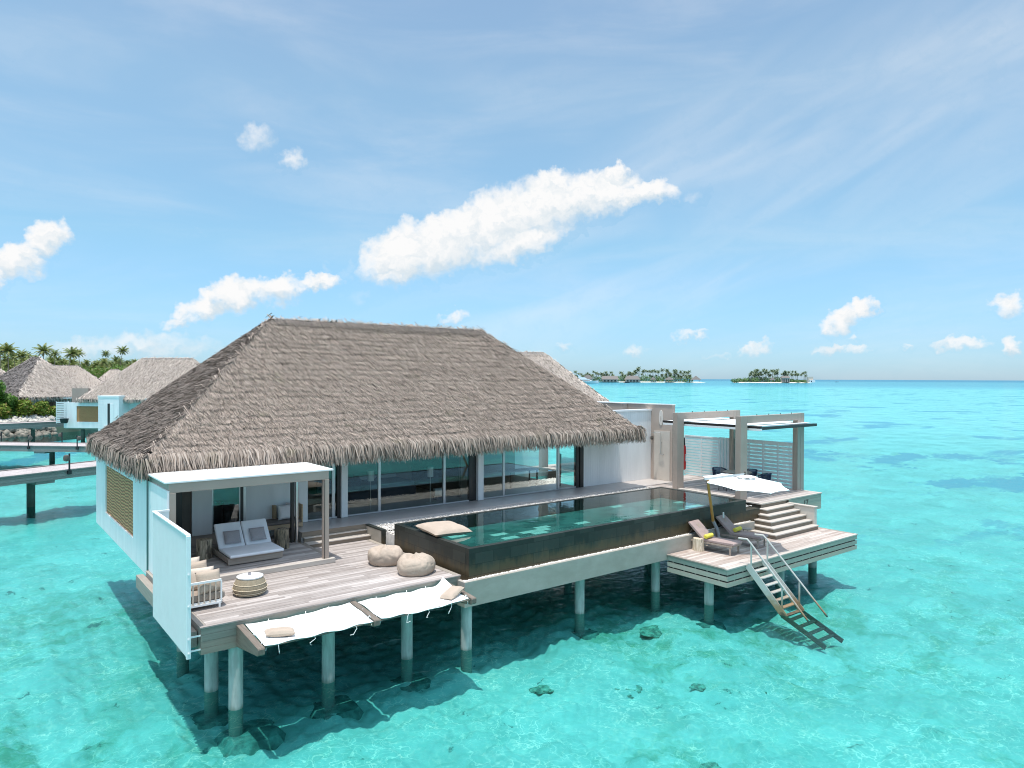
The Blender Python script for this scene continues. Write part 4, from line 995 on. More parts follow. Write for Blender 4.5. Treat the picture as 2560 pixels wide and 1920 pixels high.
# sun deck
sd = empty('sun_deck', (23.3, 14.5, 1.1), label='low brown wooden sun deck with loungers, ladder and white parasol', cat='deck')
boards(MB(), 19.17, 27.40, 13.39, 15.68, SD - 0.03, SD, 0.118, 0.006, seg=3.2).build('deck_boards', M['deck_sun'], sd)
MB().box(19.05, 13.26, SD - 0.045, 27.52, 13.385, SD + 0.003).build('edge_board', M['step_wood'], sd, bevel=0.006)
MB().box(19.05, 13.387, SD - 0.045, 19.165, 15.69, SD + 0.003).build('edge_board', M['deck_side_y'], sd, bevel=0.006)
MB().box(27.405, 13.387, SD - 0.045, 27.52, 15.2, SD + 0.003).build('edge_board', M['deck_side_y'], sd, bevel=0.006)
for z0_, h_ in ((1.40, 0.145), (1.205, 0.145), (1.01, 0.145)):
    MB().box(19.08, 13.29, z0_, 27.50, 13.33, z0_ + h_).build('fascia', M['fascia_cream'], sd)
    MB().box(19.08, 13.332, z0_, 19.12, 15.68, z0_ + h_).build('fascia', M['fascia_cream_y'], sd)
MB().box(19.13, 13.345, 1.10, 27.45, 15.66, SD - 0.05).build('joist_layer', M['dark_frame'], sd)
mb = MB()
for i in range(18):
    x = 19.5 + i * 0.455; mb.box(x, 13.325, 1.02, x + 0.05, 13.342, 1.54)
for i in range(5):
    y = 13.6 + i * 0.46; mb.box(19.118, y, 1.02, 19.128, y + 0.05, 1.54)
tag(mb.build('fascia_battens', M['fascia_cream'], sd), kind='stuff')
for (x, y) in ((19.5, 14.28), (23.35, 14.05), (26.6, 14.6)): pile(x, y, 1.12, sd)

# ------------------------------------------------------------------ ladder into the lagoon
la = empty('sea_ladder', (20.5, 13.2, 1.6), label='weathered metal bathing ladder with handrails, from the sun deck down into the water', cat='ladder')
LT = Vector((20.10, 13.24, 1.58)); RT_ = Vector((21.02, 13.24, 1.58)); LW = Vector((20.43, 12.15, WZ)); RW = Vector((21.37, 12.10, WZ))
def along(p, q, s): return p + (q - p) * s
BX = Vector((0.13, -1.30, -0.66))               # underwater part bent shallower, shaped to look refracted
for (p, q) in ((LT, LW), (RT_, RW)):
    MB().beam(p, q + (q - p) * 0.02, 0.045, 0.20).beam(q + Vector((0, 0.03, -0.02)), q + BX, 0.045, 0.14).build('stringer', M['rail_metal'], la)
for k in range(7):
    s = 0.14 + k * 0.145
    p = along(LT, LW, s); q = along(RT_, RW, s)
    MB().obox((p + q) / 2, ((q - p).length - 0.05, 0.15, 0.03), Matrix.Identity(3)).build('rung', M['rail_metal'], la)
for k in range(4):
    p = LW + BX * (0.14 + 0.22 * k); q = RW + BX * (0.14 + 0.22 * k)
    MB().obox((p + q) / 2, ((q - p).length - 0.05, 0.15, 0.03), Matrix.Identity(3)).build('rung', M['rail_metal'], la)
for (p, q, s0_) in ((LT, LW, 0), (RT_, RW, 1)):
    upv = Vector((0, 0, 0.86))
    a_ = p + Vector((0, 0.0, 0.84)); b_ = along(p, q, 1.66) + upv
    MB().tube([a_ + Vector((-.09, .28, 0.0)), a_ + Vector((0, 0.02, 0.0)), along(a_, b_, 0.05), b_], 0.030, 8).build('handrail', M['rail_metal'], la, smooth=True)
    for s in (0.10, 0.95):
        c_ = along(p, q, s); MB().beam(c_ + Vector((0, 0, -0.1)), c_ + Vector((0, 0, 0.86)), 0.04, 0.04, (1, 0, 0)).build('post', M['rail_metal'], la)

# ------------------------------------------------------------------ dining pergola: two portal frames and a tilted sail roof
dp = empty('dining_pergola', (27.7, 18.8, D2), label='taupe twin-frame pergola with white louvre roof over the dining set', cat='pergola')
for (yy, x0_) in ((20.45, 25.36), (17.12, 25.26)):
    MB().box(x0_, yy - 0.13, 2.3 if yy < 18 else D2 + 0.002, x0_ + 0.26, yy + 0.13, 6.075).build('post', M['taupe'], dp, bevel=0.006)
    MB().box(x0_ + 0.27, yy - 0.12, 2.3 if yy < 18 else D2 + 0.002, x0_ + 0.48, yy + 0.12, 6.07).build('post', M['taupe'], dp, bevel=0.006)
    MB().box(x0_ + 0.485, yy - 0.12, 5.77, 29.62, yy + 0.12, 6.07).build('beam', M['taupe'], dp, bevel=0.006)
    MB().box(29.625, yy - 0.12, D2 + 0.006, 29.88, yy + 0.12, 6.08).build('post', M['brown_wall' if False else 'taupe'], dp, bevel=0.006)
    MB().box(29.89, yy - 0.125, 2.0, 30.16, yy + 0.125, 6.085).build('post', M['taupe'], dp, bevel=0.006)
    for k in range(4):
        MB().tube([(26.6 + k * .9, yy, 6.07), (26.6 + k * .9, yy, 6.12)], 0.016, 6).build('fixing', M['dark_frame'], dp)
MB().box(25.95, 16.55, 5.50, 30.45, 16.68, 5.62).build('gutter', M['dark_frame'], dp)
MB().box(25.90, 16.5, 5.47, 26.02, 21.6, 5.56).build('side_rail', M['white_metal'], dp)
MB().box(25.905, 16.5, 5.565, 26.015, 21.62, 5.66).build('side_rail', M['dark_frame'], dp)
MB().box(30.2, 16.69, 5.5, 30.30, 21.6, 5.6).build('side_rail', M['dark_frame'], dp)
for k in range(4):
    x = 26.06 + k * 1.04
    for (ya, yb) in ((16.72, 16.98), (17.27, 20.30), (20.60, 21.5)):
        MB().box(x, ya, 5.63 + 0.0, x + 1.03, yb, 5.66).build('roof_panel', M['white_metal'], dp)

# ------------------------------------------------------------------ lattice screens behind the dining set
def lattice(y0, y1, z0, z1, x, name, lab, cols, rows, rear=True):
    t = empty(name, (x, (y0 + y1) / 2, z0), label=lab, cat='screen')
    mb = MB(); h = (z1 - z0 - 0.10) / rows
    mb.box(x - 0.03, y0, z1 - 0.07, x + 0.03, y1, z1); mb.box(x - 0.03, y0, z0, x + 0.03, y1, z0 + 0.05)
    mb.box(x - 0.03, y0, z0 + 0.052, x + 0.03, y0 + 0.06, z1 - 0.072); mb.box(x - 0.03, y1 - 0.06, z0 + 0.052, x + 0.03, y1, z1 - 0.072)
    for c_ in range(1, cols):
        yy = y0 + (y1 - y0) * c_ / cols; mb.box(x - 0.025, yy - 0.03, z0 + 0.052, x + 0.025, yy + 0.03, z1 - 0.072)
    mb.build('frame', M['greywhite'], t)
    mb = MB()
    for r in range(rows):
        zc = z0 + 0.06 + h * (r + 0.5); mb.box(x - 0.015, y0 + 0.061, zc - h * 0.33, x + 0.012, y1 - 0.061, zc + h * 0.33)
    mb.build('slats', M['greywhite'], t)
    if rear:
        mb = MB(); y = y0 + 0.08
        while y < y1 - 0.08: mb.box(x + 0.03, y, z0 + 0.06, x + 0.05, y + 0.025, z1 - 0.08); y += 0.06
        mb.build('rear_slats', M['white_metal'], t)
    return t
lattice(17.27, 20.30, D2 + 0.01, 4.73, 29.74, 'lattice_screen', 'white lattice screen between the two rear pergola posts', 4, 12)
lattice(21.25, 23.35, D2 + 0.01, 4.70, 29.74, 'lattice_screen', 'white lattice screen beside the red rescue buoy', 2, 14)
fs_ = empty('folding_screen', (29.7, 20.9, D2), label='white vertical-slat screen between two lattice screens', cat='screen')
for k in range(7):
    y = 20.60 + k * 0.088
    MB().box(29.66 + 0.03 * (k % 2), y, D2 + 0.01, 29.76, y + 0.052, 4.72).build('slat', M['greywhite'], fs_)
MB().box(29.71, 20.6, 3.3, 29.765, 21.2, 3.34).build('cross_bar', M['greywhite'], fs_)

# red rescue buoy hung on the near frame's post
rb = empty('rescue_buoy', (26.0, 20.7, 3.3), label='red rescue buoy with black strap hanging behind the dining pergola post', cat='rescue buoy')
MB().lathe([(0.03, 0), (0.075, 0.05), (0.085, 0.35), (0.085, 0.95), (0.07, 1.08), (0.03, 1.14)], (26.34, 20.70, 3.42), 16).build('float', M['red'], rb, smooth=True)
MB().lathe([(0.05, 0), (0.035, 0.2), (0.025, 0.34)], (26.34, 20.70, 4.56), 10).build('strap', M['black'], rb, smooth=True)
for k in range(6):
    MB().box(26.28, 20.606, 3.82 + k * 0.055, 26.33, 20.614, 3.82 + k * 0.055 + 0.035).build('white_letter', M['white_metal'], rb)

# ------------------------------------------------------------------ soft things
def pillow(mb, c, w, h, t, rot=(0, 0, 0), n=14, pinch=0.07, seed=0, wr=0.012):
    """plump cushion; local x/y are the face, z the thickness"""
    from mathutils import Euler, noise as mn
    R = Euler(rot, 'XYZ').to_matrix(); c = Vector(c); b = len(mb.v)
    for s in (1, -1):
        for j in range(n + 1):
            for i in range(n + 1):
                u = 2 * i / n - 1; v = 2 * j / n - 1
                x = w / 2 * u * (1 - pinch * (1 - v * v)); y = h / 2 * v * (1 - pinch * (1 - u * u))
                k = max(0.0, (1 - u ** 4) * (1 - v ** 4)) ** 0.55
                z = s * (t / 2 * k + (wr * mn.noise(Vector((x * 5 + seed, y * 5, s))) * min(1, k * 2)))
                mb.v.append(tuple(c + R @ Vector((x, y, z))))
    N = (n + 1) ** 2
    for j in range(n):
        for i in range(n):
            a_ = b + j * (n + 1) + i
            mb.f.append((a_, a_ + 1, a_ + n + 2, a_ + n + 1)); a2 = a_ + N
            mb.f.append((a2, a2 + n + 1, a2 + n + 2, a2 + 1))
    return mb
def cushion(name, label, cat, mat, c, w, h, t, rot, group=None, seed=0, **kw):
    o = pillow(MB(), (0, 0, 0), w, h, t, rot, seed=seed, **kw).build(name, mat, smooth=True, loc=c, world=False)
    # built round the origin, placed by its location
    for v in o.data.vertices: v.co = v.co + Vector(c)
    return tag(o, label, cat, group)

# double daybed
db = empty('double_daybed', (6.7, 20.9, PZ), label='white double daybed with two reclined backs under the pergola', cat='daybed')
MB().box(5.90, 20.28, PZ + 0.025, 7.44, 20.33, PZ + 0.21).box(5.90, 20.331, PZ + 0.07, 5.95, 22.0, PZ + 0.20).box(7.39, 20.331, PZ + 0.07, 7.44, 22.0, PZ + 0.20).box(5.951, 21.3, PZ + 0.08, 7.389, 21.36, PZ + 0.19).box(5.951, 21.95, PZ + 0.07, 7.389, 22.0, PZ + 0.20).box(5.951, 20.332, PZ + 0.1, 7.389, 21.299, PZ + 0.13).build('frame', M['teak'], db, bevel=0.004)
for (x, y) in ((5.93, 20.33), (7.36, 20.33), (5.93, 21.9), (7.36, 21.9)): MB().box(x, y, PZ, x + 0.05, y + 0.05, PZ + 0.069).build('leg', M['teak'], db)
MB().box(5.93, 20.20, PZ + 0.212, 7.46, 21.28, PZ + 0.30).build('mattress', M['mattress'], db, bevel=0.038, seg=4, smooth=True)
for x0 in (5.93, 6.705):
    th = RAD(50); d_ = Vector((0, math.cos(th), math.sin(th))); p_ = Vector((x0 + 0.378, 21.30, PZ + 0.26)); c_ = p_ + d_ * 0.42
    Rm = Matrix(((1, 0, 0), (0, math.cos(th), -math.sin(th)), (0, math.sin(th), math.cos(th))))
    MB().obox(c_, (0.755, 0.84, 0.095), Rm).build('back_cushion', M['mattress'], db, bevel=0.04, seg=4, smooth=True)
    MB().beam(p_ + Vector((0, 0.5, 0.55)), (p_.x, 21.95, PZ + 0.15), 0.04, 0.04).build('back_strut', M['teak'], db)
for k, x0 in enumerate((6.34, 7.08)):
    c_ = Vector((x0, 21.40, PZ + 0.56)); cushion('scatter_cushion', ('square grey cushion leaning on the left back of the daybed', 'square grey cushion leaning on the right back of the daybed')[k], 'cushion', M['cushion_grey'], c_, 0.46, 0.42, 0.13, (RAD(52), 0, RAD(-4 + 5 * k)), 'grey cushions on the daybed', seed=k * 7, pinch=0.03)

# tree stump tables
def stump(x, y, z, r, h, mat, label, seed=0, dark=None):
    g = random.Random(seed); n = 28; prof = []
    mb = MB(); ph = [g.uniform(0, 6.28) for _ in range(6)]
    rows = [(1.03, 0), (1.0, 0.15), (0.97, 0.5), (0.98, 0.9), (0.95, 0.985), (0.86, 1.0), (0.0, 1.005)]
    for rr, t in rows:
        for k in range(n):
            a_ = 2 * math.pi * k / n
            f = 1 + 0.05 * math.sin(3 * a_ + ph[0]) + 0.035 * math.sin(7 * a_ + ph[1]) + 0.03 * math.sin(13 * a_ + ph[2]) 
            mb.v.append((x + r * rr * f * math.cos(a_), y + r * rr * f * math.sin(a_), z + h * t))
    for i in range(len(rows) - 1):
        for k in range(n):
            k2 = (k + 1) % n; mb.f.append((i * n + k, i * n + k2, (i + 1) * n + k2, (i + 1) * n + k))
    mb.f.append(tuple(range(n))[::-1])
    o = mb.build('stump_table', mat, smooth=True)
    return tag(o, label, 'side table')
stump(5.62, 21.65, PZ, 0.225, 0.55, M['stump'], 'grey driftwood stump table left of the daybed', 1)
stump(7.86, 21.50, PZ, 0.215, 0.60, M['stump_dark'], 'dark charred stump table right of the daybed', 2)
stump(20.42, 15.40, SD, 0.20, 0.43, M['stump_pale'], 'pale tree stump table on the sun deck beside the nearer lounger', 3)

# built-in bench with brown cushion, by the round steel post
bn = empty('wall_bench', (8.2, 23.0, PZ), label='oak wall bench with brown seat cushion beside the steel post', cat='bench')
MB().box(7.42, 22.65, PZ + 0.34, 8.95, 23.36, PZ + 0.47).build('bench_seat', M['oak'], bn, bevel=0.006)
MB().box(7.42, 22.66, PZ + 0.473, 8.93, 23.35, PZ + 0.57).build('seat_cushion', M['brown_cushion'], bn, bevel=0.03, seg=3)
MB().box(8.20, 23.20, PZ + 0.58, 8.30, 23.36, PZ + 1.02).build('back_board', M['oak'], bn, bevel=0.004)
MB().box(7.55, 22.75, PZ, 7.65, 23.3, PZ + 0.338).build('leg', M['oak'], bn); MB().box(8.72, 22.75, PZ, 8.82, 23.3, PZ + 0.338).build('leg', M['oak'], bn)
MB().box(8.955, 22.7, PZ + 0.1, 9.0, 23.3, PZ + 1.05).build('end_board', M['oak'], bn, bevel=0.004)
cushion('bench_pillow', 'off-white square pillow standing on the wall bench', 'pillow', M['off_white'], (8.50, 22.98, PZ + 0.81), 0.50, 0.48, 0.16, (RAD(78), 0, RAD(4)), 'pillows on the bench', 3)
cushion('bench_pillow', 'second off-white pillow on the bench, half hidden behind the steel post', 'pillow', M['off_white'], (8.80, 23.10, PZ + 0.83), 0.48, 0.50, 0.16, (RAD(80), 0, RAD(-35)), 'pillows on the bench', 9)

# slatted armchairs against the screen
def armchair(y0, label):
    t = empty('slatted_armchair', (4.45, y0 + 0.45, D1), label=label, cat='armchair', group='slatted armchairs behind the screen')
    w = 0.90; x0, x1 = 3.98, 4.86
    for (yy) in (y0, y0 + w):
        fr_ = MB(); fr_.beam((x0, yy, D1 + 0.64), (x1, yy, D1 + 0.64), 0.035, 0.05); fr_.beam((x0, yy, D1 + 0.12), (x1, yy, D1 + 0.12), 0.035, 0.05)
        fr_.beam((x1, yy, D1 + 0.145), (x1, yy, D1 + 0.615), 0.035, 0.035, (0, 1, 0)); fr_.beam((x0, yy, D1 + 0.145), (x0, yy, D1 + 0.615), 0.035, 0.035, (0, 1, 0))
        f_ = fr_.build('arm_frame', M['white_metal'], t)
        for k in range(6):
            xx = x0 + 0.13 + k * 0.125; MB().beam((xx, yy, D1 + 0.146), (xx, yy, D1 + 0.614), 0.03, 0.022, (0, 1, 0)).build('arm_slat', M['beige_light'], f_)
        for xx in (x0 + 0.02, x1 - 0.06): MB().box(xx, yy - 0.02, D1 + 0.003, xx + 0.04, yy + 0.02, D1 + 0.094).build('leg', M['white_metal'], t)
    MB().box(x0, y0 + 0.02, D1 + 0.60, x0 + 0.04, y0 + w - 0.02, D1 + 0.66).build('back_rail', M['white_metal'], t)
    MB().box(x0 + 0.02, y0 + 0.02, D1 + 0.15, x1 - 0.02, y0 + w - 0.02, D1 + 0.18).build('seat_base', M['white_metal'], t)
    MB().box(x0 + 0.06, y0 + 0.03, D1 + 0.183, x1 + 0.10, y0 + w - 0.03, D1 + 0.36).build('seat_cushion', M['taupe_cushion'], t, bevel=0.05, seg=4, smooth=True)
    return t
armchair(17.25, 'slatted white armchair nearest the deck edge, behind the corrugated screen')
armchair(18.32, 'slatted white armchair behind the first one, close to the platform step')
for k, (yc, lab, xx, rz_) in enumerate(((17.40, 'beige cushion against the near slatted arm of the front armchair', 4.62, 8), (17.78, 'light beige cushion standing in the middle of the front armchair', 4.55, -6), (18.42, 'beige cushion against the near arm of the rear armchair', 4.60, 10), (18.92, 'light beige cushion at the far side of the rear armchair', 4.52, -5))):
    cushion('seat_pillow', lab, 'cushion', M['beige'] if k % 2 == 0 else M['beige_light'], (xx, yc, D1 + 0.60), 0.58, 0.52, 0.19, (RAD(70), RAD(0), RAD(rz_)), 'beige cushions on the slatted armchairs', k * 5, pinch=0.05)

# rattan drum table
tb = empty('rattan_table', (5.72, 17.86, D1), label='round rattan drum table with a white top on the deck', cat='coffee table')
MB().lathe([(0.33, 0.02), (0.395, 0.10), (0.41, 0.17), (0.36, 0.32), (0.30, 0.425)], (5.72, 17.86, D1), 48).build('basket', M['rattan'], tb, smooth=True, loc=(0, 0, 0))
for rr, zz in ((0.402, 0.085), (0.414, 0.175), (0.375, 0.285), (0.345, 0.03)):
    mb = MB(); pts = [(5.72 + rr * math.cos(a_ * math.pi / 20), 17.86 + rr * math.sin(a_ * math.pi / 20), D1 + zz) for a_ in range(41)]
    mb.tube(pts, 0.009, 6); mb.build('band', M['rattan_band'], tb)
MB().lathe([(0.29, 0.40), (0.315, 0.43), (0.315, 0.45), (0.29, 0.458)], (5.72, 17.86, D1), 48).build('tabletop', M['white_metal'], tb, smooth=True)
tag(MB().lathe([(0.035, 0), (0.04, 0.06), (0.034, 0.06), (0.03, 0.01)], (5.72, 17.90, D1 + 0.459), 14).build('ashtray', M['cushion_grey'], smooth=True), 'small grey cup on the white top of the rattan table', 'cup')

# bean bags
def beanbag(x, y, R, h, seed, label):
    from mathutils import noise as mn
    n, m_ = 72, 34; mb = MB(); g = random.Random(seed)
    for j in range(m_ + 1):
        t = j / m_; a1 = math.pi * t
        for k in range(n):
            a_ = 2 * math.pi * k / n; ca, sa = math.cos(a_), math.sin(a_)
            rr = math.sin(a1) ** 0.55; zz = -math.cos(a1)
            zz = (abs(zz) ** 0.9) * (1 if zz > 0 else -1); up_ = max(0, zz)
            z = h * (0.40 + 0.55 * zz) if zz > 0 else max(0.0, h * (0.40 + 0.60 * zz))
            big = mn.noise(Vector((ca * 0.9 + seed, sa * 0.9, t * 1.6)))
            # creases run up to the gathered top, of uneven length and depth
            v = mn.noise(Vector((ca * 3.2 + seed * 2, sa * 3.2, t * 1.1 + 4))); cr = max(0, 1 - abs(v) * 7.0) * (0.25 + 0.75 * up_) * min(1, (1 - t) * 9)
            v2 = mn.noise(Vector((ca * 2.0 + seed, sa * 2.0, t * 6.0 + 9))); cr2 = max(0, 1 - abs(v2) * 6.0) * 0.5
            r_ = R * rr * (1 + 0.13 * big) - 0.050 * cr - 0.034 * cr2 * rr
            top = 0.10 * mn.noise(Vector((ca * rr * 1.6 + seed * 5, sa * rr * 1.6, 2.0))) * up_
            tuft = 0.07 * math.exp(-(rr / 0.16) ** 2) * up_ - 0.07 * math.exp(-((rr - 0.34) / 0.2) ** 2) * up_
            mb.v.append((x + r_ * ca + 0.05 * R * up_ * math.cos(seed), y + r_ * sa, D1 + 0.004 + max(0, z + top + tuft - 0.03 * cr * up_)))
    for j in range(m_):
        for k in range(n):
            k2 = (k + 1) % n; mb.f.append((j * n + k, j * n + k2, (j + 1) * n + k2, (j + 1) * n + k))
    o = mb.build('bean_bag', M['beige'], smooth=True, sub=1)
    return tag(o, label, 'bean bag', 'bean bags on the deck')
beanbag(9.78, 18.42, 0.54, 0.52, 2, 'beige bean bag farther from the deck edge, beside the pool wall')
beanbag(9.98, 17.02, 0.54, 0.52, 11, 'beige bean bag nearer the deck edge and the hammock')
cushion('floor_cushion', 'large beige floor cushion lying on the corner of the pool edge', 'cushion', M['beige'], (11.56, 18.08, PTOP + 0.11), 1.28, 1.34, 0.30, (RAD(2), RAD(2), RAD(-3)), None, 4, pinch=0.06, n=24)
cushion('net_pillow', 'beige pillow at the left end of the hammock net', 'pillow', M['beige'], (5.52, 15.22, 2.04), 0.64, 0.40, 0.16, (RAD(-4), RAD(4), RAD(-14)), 'pillows on the hammock', 6, pinch=0.05)
cushion('net_pillow', 'beige pillow at the right end of the hammock net by the pool base', 'pillow', M['beige'], (9.98, 15.20, 2.08), 0.60, 0.42, 0.17, (RAD(-6), RAD(-16), RAD(20)), 'pillows on the hammock', 8, pinch=0.05)

# ------------------------------------------------------------------ sun loungers
def make_lounger():
    t = empty('sun_lounger', (0, 0, 0), cat='sun lounger', group='sun loungers under the parasol')
    k = dict(world=False)
    mb = MB()
    for s in (-1, 1): mb.box(s * 0.31 - 0.02, -0.92, 0.27, s * 0.31 + 0.02, 0.95, 0.325)
    mb.box(-0.29, -0.92, 0.275, 0.29, -0.88, 0.32); mb.box(-0.29, 0.91, 0.275, 0.29, 0.95, 0.32)
    for i in range(9): mb.box(-0.29, -0.82 + i * 0.1, 0.30, 0.29, -0.76 + i * 0.1, 0.318)
    mb.build('frame', M['teak'], t, bevel=0.004, **k)
    for s in (-1, 1):
        for yy in (-0.86, 0.72): MB().box(s * 0.30 - 0.025, yy, 0.0, s * 0.30 + 0.025, yy + 0.05, 0.268).build('leg', M['teak'], t, **k)
    for s in (-1, 1):
        pts = [(s * 0.37, 0.80 + 0.10 * math.cos(a_ * math.pi / 10), 0.12 + 0.10 * math.sin(a_ * math.pi / 10)) for a_ in range(21)]
        MB().tube(pts, 0.018, 8).build('wheel', M['brown_wall'], t, smooth=True, **k)
    mb = MB(); V = []; n = 40
    # mattress follows the frame, then the raised back, then folds over its top
    prof = [(-0.97, 0.335), (-0.97, 0.405), (-0.93, 0.425), (-0.5, 0.42), (0.02, 0.415), (0.12, 0.43), (0.22, 0.50), (0.55, 0.80), (0.70, 0.925), (0.74, 0.935), (0.76, 0.915), (0.745, 0.865), (0.62, 0.75), (0.25, 0.41), (0.16, 0.338)]
    mb.prism(prof, 'x', -0.325, 0.325)
    mb.build('mattress', M['mauve'], t, bevel=0.025, seg=3, smooth=True, **k)
    MB().beam((0, 0.60, 0.74), (0, 0.90, 0.33), 0.5, 0.02).build('back_support', M['brown_wall'], t, **k)
    em_ = MB()
    th = math.atan2(0.30, 0.33); Rm = Matrix(((1, 0, 0), (0, math.cos(th), -math.sin(th)), (0, math.sin(th), math.cos(th))))
    c_ = Vector((0.02, 0.50, 0.756))
    nrm_ = Rm @ Vector((0, 0, 1)); c_ = Vector((0.02, 0.53, 0.782)) + nrm_ * 0.004
    for (ox, oy, w_, h_) in ((-0.075, 0, 0.012, 0.16), (0.075, 0, 0.012, 0.16), (0, 0.075, 0.138, 0.012), (0, -0.075, 0.138, 0.012), (-0.02, 0.0, 0.03, 0.08), (0.03, 0.01, 0.025, 0.07)):
        em_.obox(c_ + Rm @ Vector((ox, oy, 0)), (w_, h_, 0.004), Rm)
    em_.build('emblem', M['taupe_cushion'] if False else M['beige'], t, **k)
    return t
lg = make_lounger()
lg.location = (20.80, 15.12, SD + 0.003); lg.rotation_euler.z = RAD(8); lg['label'] = 'mauve cushioned sun lounger next to the tree stump'
l2 = copy_tree(lg); l2.location = (22.42, 15.14, SD + 0.003); l2.rotation_euler.z = RAD(10); l2['label'] = 'mauve cushioned sun lounger nearer the steps, beside the round side table'
def towel(c, rz, label):
    d_ = Vector((math.cos(rz), math.sin(rz), 0)); c = Vector(c)
    mb = MB(); mb.tube([c - d_ * 0.22, c - d_ * 0.21, c + d_ * 0.21, c + d_ * 0.22], [0.06, 0.075, 0.075, 0.06], 20)
    o = mb.build('rolled_towel', M['yellow'], smooth=True)
    tag(o, label, 'towel', 'rolled yellow towels on the loungers')
    for s in (-1, 1):
        e_ = c + d_ * 0.222 * s; pts = []
        px_ = Vector((-d_.y, d_.x, 0))
        for i in range(26):
            a_ = i * 0.75; r_ = 0.008 + 0.0018 * i; pts.append(e_ + px_ * r_ * math.cos(a_) + Vector((0, 0, 1)) * r_ * math.sin(a_))
        MB().tube(pts, 0.006, 5).build('roll_end', M['yellow'], o)
towel((20.66, 15.16, SD + 0.515), RAD(6), 'rolled yellow towel on the lounger beside the tree stump')
towel((22.42, 15.19, SD + 0.515), RAD(8), 'rolled yellow towel on the lounger nearer the steps')
t = empty('side_table', (23.2, 15.35, SD), label='small round grey side table between the rear lounger and the steps', cat='side table')
MB().lathe([(0.20, 0.40), (0.21, 0.41), (0.21, 0.425), (0.2, 0.43)], (23.2, 15.35, SD), 28).build('tabletop', M['apron'], t, smooth=True)
for k in range(3):
    a_ = k * 2.1; MB().tube([(23.2 + .08 * math.cos(a_), 15.35 + .08 * math.sin(a_), SD + 0.40), (23.2 + .16 * math.cos(a_), 15.35 + .16 * math.sin(a_), SD + 0.002)], 0.014, 8).build('leg', M['apron'], t)

# ------------------------------------------------------------------ parasol
ub = empty('white_parasol', (22.0, 15.5, SD), label='white octagonal parasol with leaning wooden mast over the sun loungers', cat='parasol')
MB().box(21.70, 15.30, SD + 0.05, 22.45, 15.62, SD + 0.13).build('base', M['granite'], ub, bevel=0.015)
for xx in (21.8, 22.35): MB().tube([(xx, 15.35, SD + 0.05), (xx, 15.57, SD + 0.05)], 0.048, 14).build('wheel', M['black'], ub)
ms = [Vector((21.86, 15.58, SD + 0.13)), Vector((21.84, 15.60, 1.95)), Vector((21.60, 15.66, 2.44)), Vector((21.07, 15.48, 3.74)), Vector((20.86, 15.36, 4.06))]
MB().tube([ms[0], ms[1], ms[1] * 0.6 + ms[2] * 0.4 + Vector((0.03, 0, 0)), ms[2]], 0.06, 16).build('sleeve', M['granite'], ub, smooth=True)
MB().tube([ms[2], ms[3], ms[4]], [0.052, 0.05, 0.045], 16).build('mast', M['mast_wood'], ub, smooth=True)
HUB = Vector((21.97, 14.60, 4.17)); TILT = 0.10
MB().beam(ms[4] + Vector((-.12, .06, 0.0)), HUB + Vector((0, 0, 0.06)), 0.05, 0.07).build('arm', M['alu'], ub)
MB().tube([(21.93, 15.45, 2.55), (21.88, 15.42, 2.75)], 0.03, 8).build('crank', M['white_metal'], ub)
R8 = 1.50; ZR, ZA = 3.92, 4.17
mb = MB(); nr = 8
ring = [[] for _ in range(nr + 1)]
sub_ = 6
for j in range(nr + 1):
    t_j = j / nr
    for k in range(8 * sub_):
        s = k % sub_ / sub_; e0 = k // sub_
        A0 = RAD(22.5 + 45 * e0); A1 = RAD(22.5 + 45 * (e0 + 1))
        p = Vector((math.cos(A0), math.sin(A0), 0)) * (1 - s) + Vector((math.cos(A1), math.sin(A1), 0)) * s
        edge_in = 0.055 * 4 * s * (1 - s)
        rr = R8 * t_j * (1 - edge_in * t_j)
        z = ZA + (ZR - ZA) * (t_j ** 1.12) - 0.030 * 4 * s * (1 - s) * math.sin(math.pi * min(1, t_j)) 
        mb.v.append((HUB.x + p.x * rr, HUB.y + p.y * rr, z + TILT * p.y * rr))
for j in range(nr):
    for k in range(8 * sub_):
        k2 = (k + 1) % (8 * sub_)
        mb.f.append((j * 8 * sub_ + k, j * 8 * sub_ + k2, (j + 1) * 8 * sub_ + k2, (j + 1) * 8 * sub_ + k))
cn = mb.build('canopy', M['canvas'], ub)
md = cn.modifiers.new('thick', 'SOLIDIFY'); md.thickness = 0.006
mb = MB()
for k in range(32):
    a_ = 2 * math.pi * k / 32; f_ = 0.36 * (1 + 0.10 * abs(math.cos(4 * a_))); mb.v.append((HUB.x + f_ * math.cos(a_), HUB.y + f_ * math.sin(a_), 4.14 + 0.02 * math.cos(8 * a_)))
for k in range(32):
    a_ = 2 * math.pi * k / 32; mb.v.append((HUB.x + .10 * math.cos(a_), HUB.y + .10 * math.sin(a_), 4.20))
for k in range(32): mb.f.append((k, (k + 1) % 32, 32 + (k + 1) % 32, 32 + k))
mb.f.append(tuple(range(32, 64)))
o = mb.build('vent_cap', M['canvas'], ub, smooth=True); md = o.modifiers.new('thick', 'SOLIDIFY'); md.thickness = 0.006
MB().lathe([(0.05, 0), (0.05, 0.04), (0.02, 0.05), (0.035, 0.08), (0.03, 0.12), (0.005, 0.14)], (HUB.x, HUB.y, 4.20), 12).build('finial', M['brown_wall'], ub, smooth=True)
MB().tube([(HUB.x, HUB.y, 3.72), (HUB.x, HUB.y, 4.10)], 0.03, 12).build('hub_post', M['alu'], ub, smooth=True)
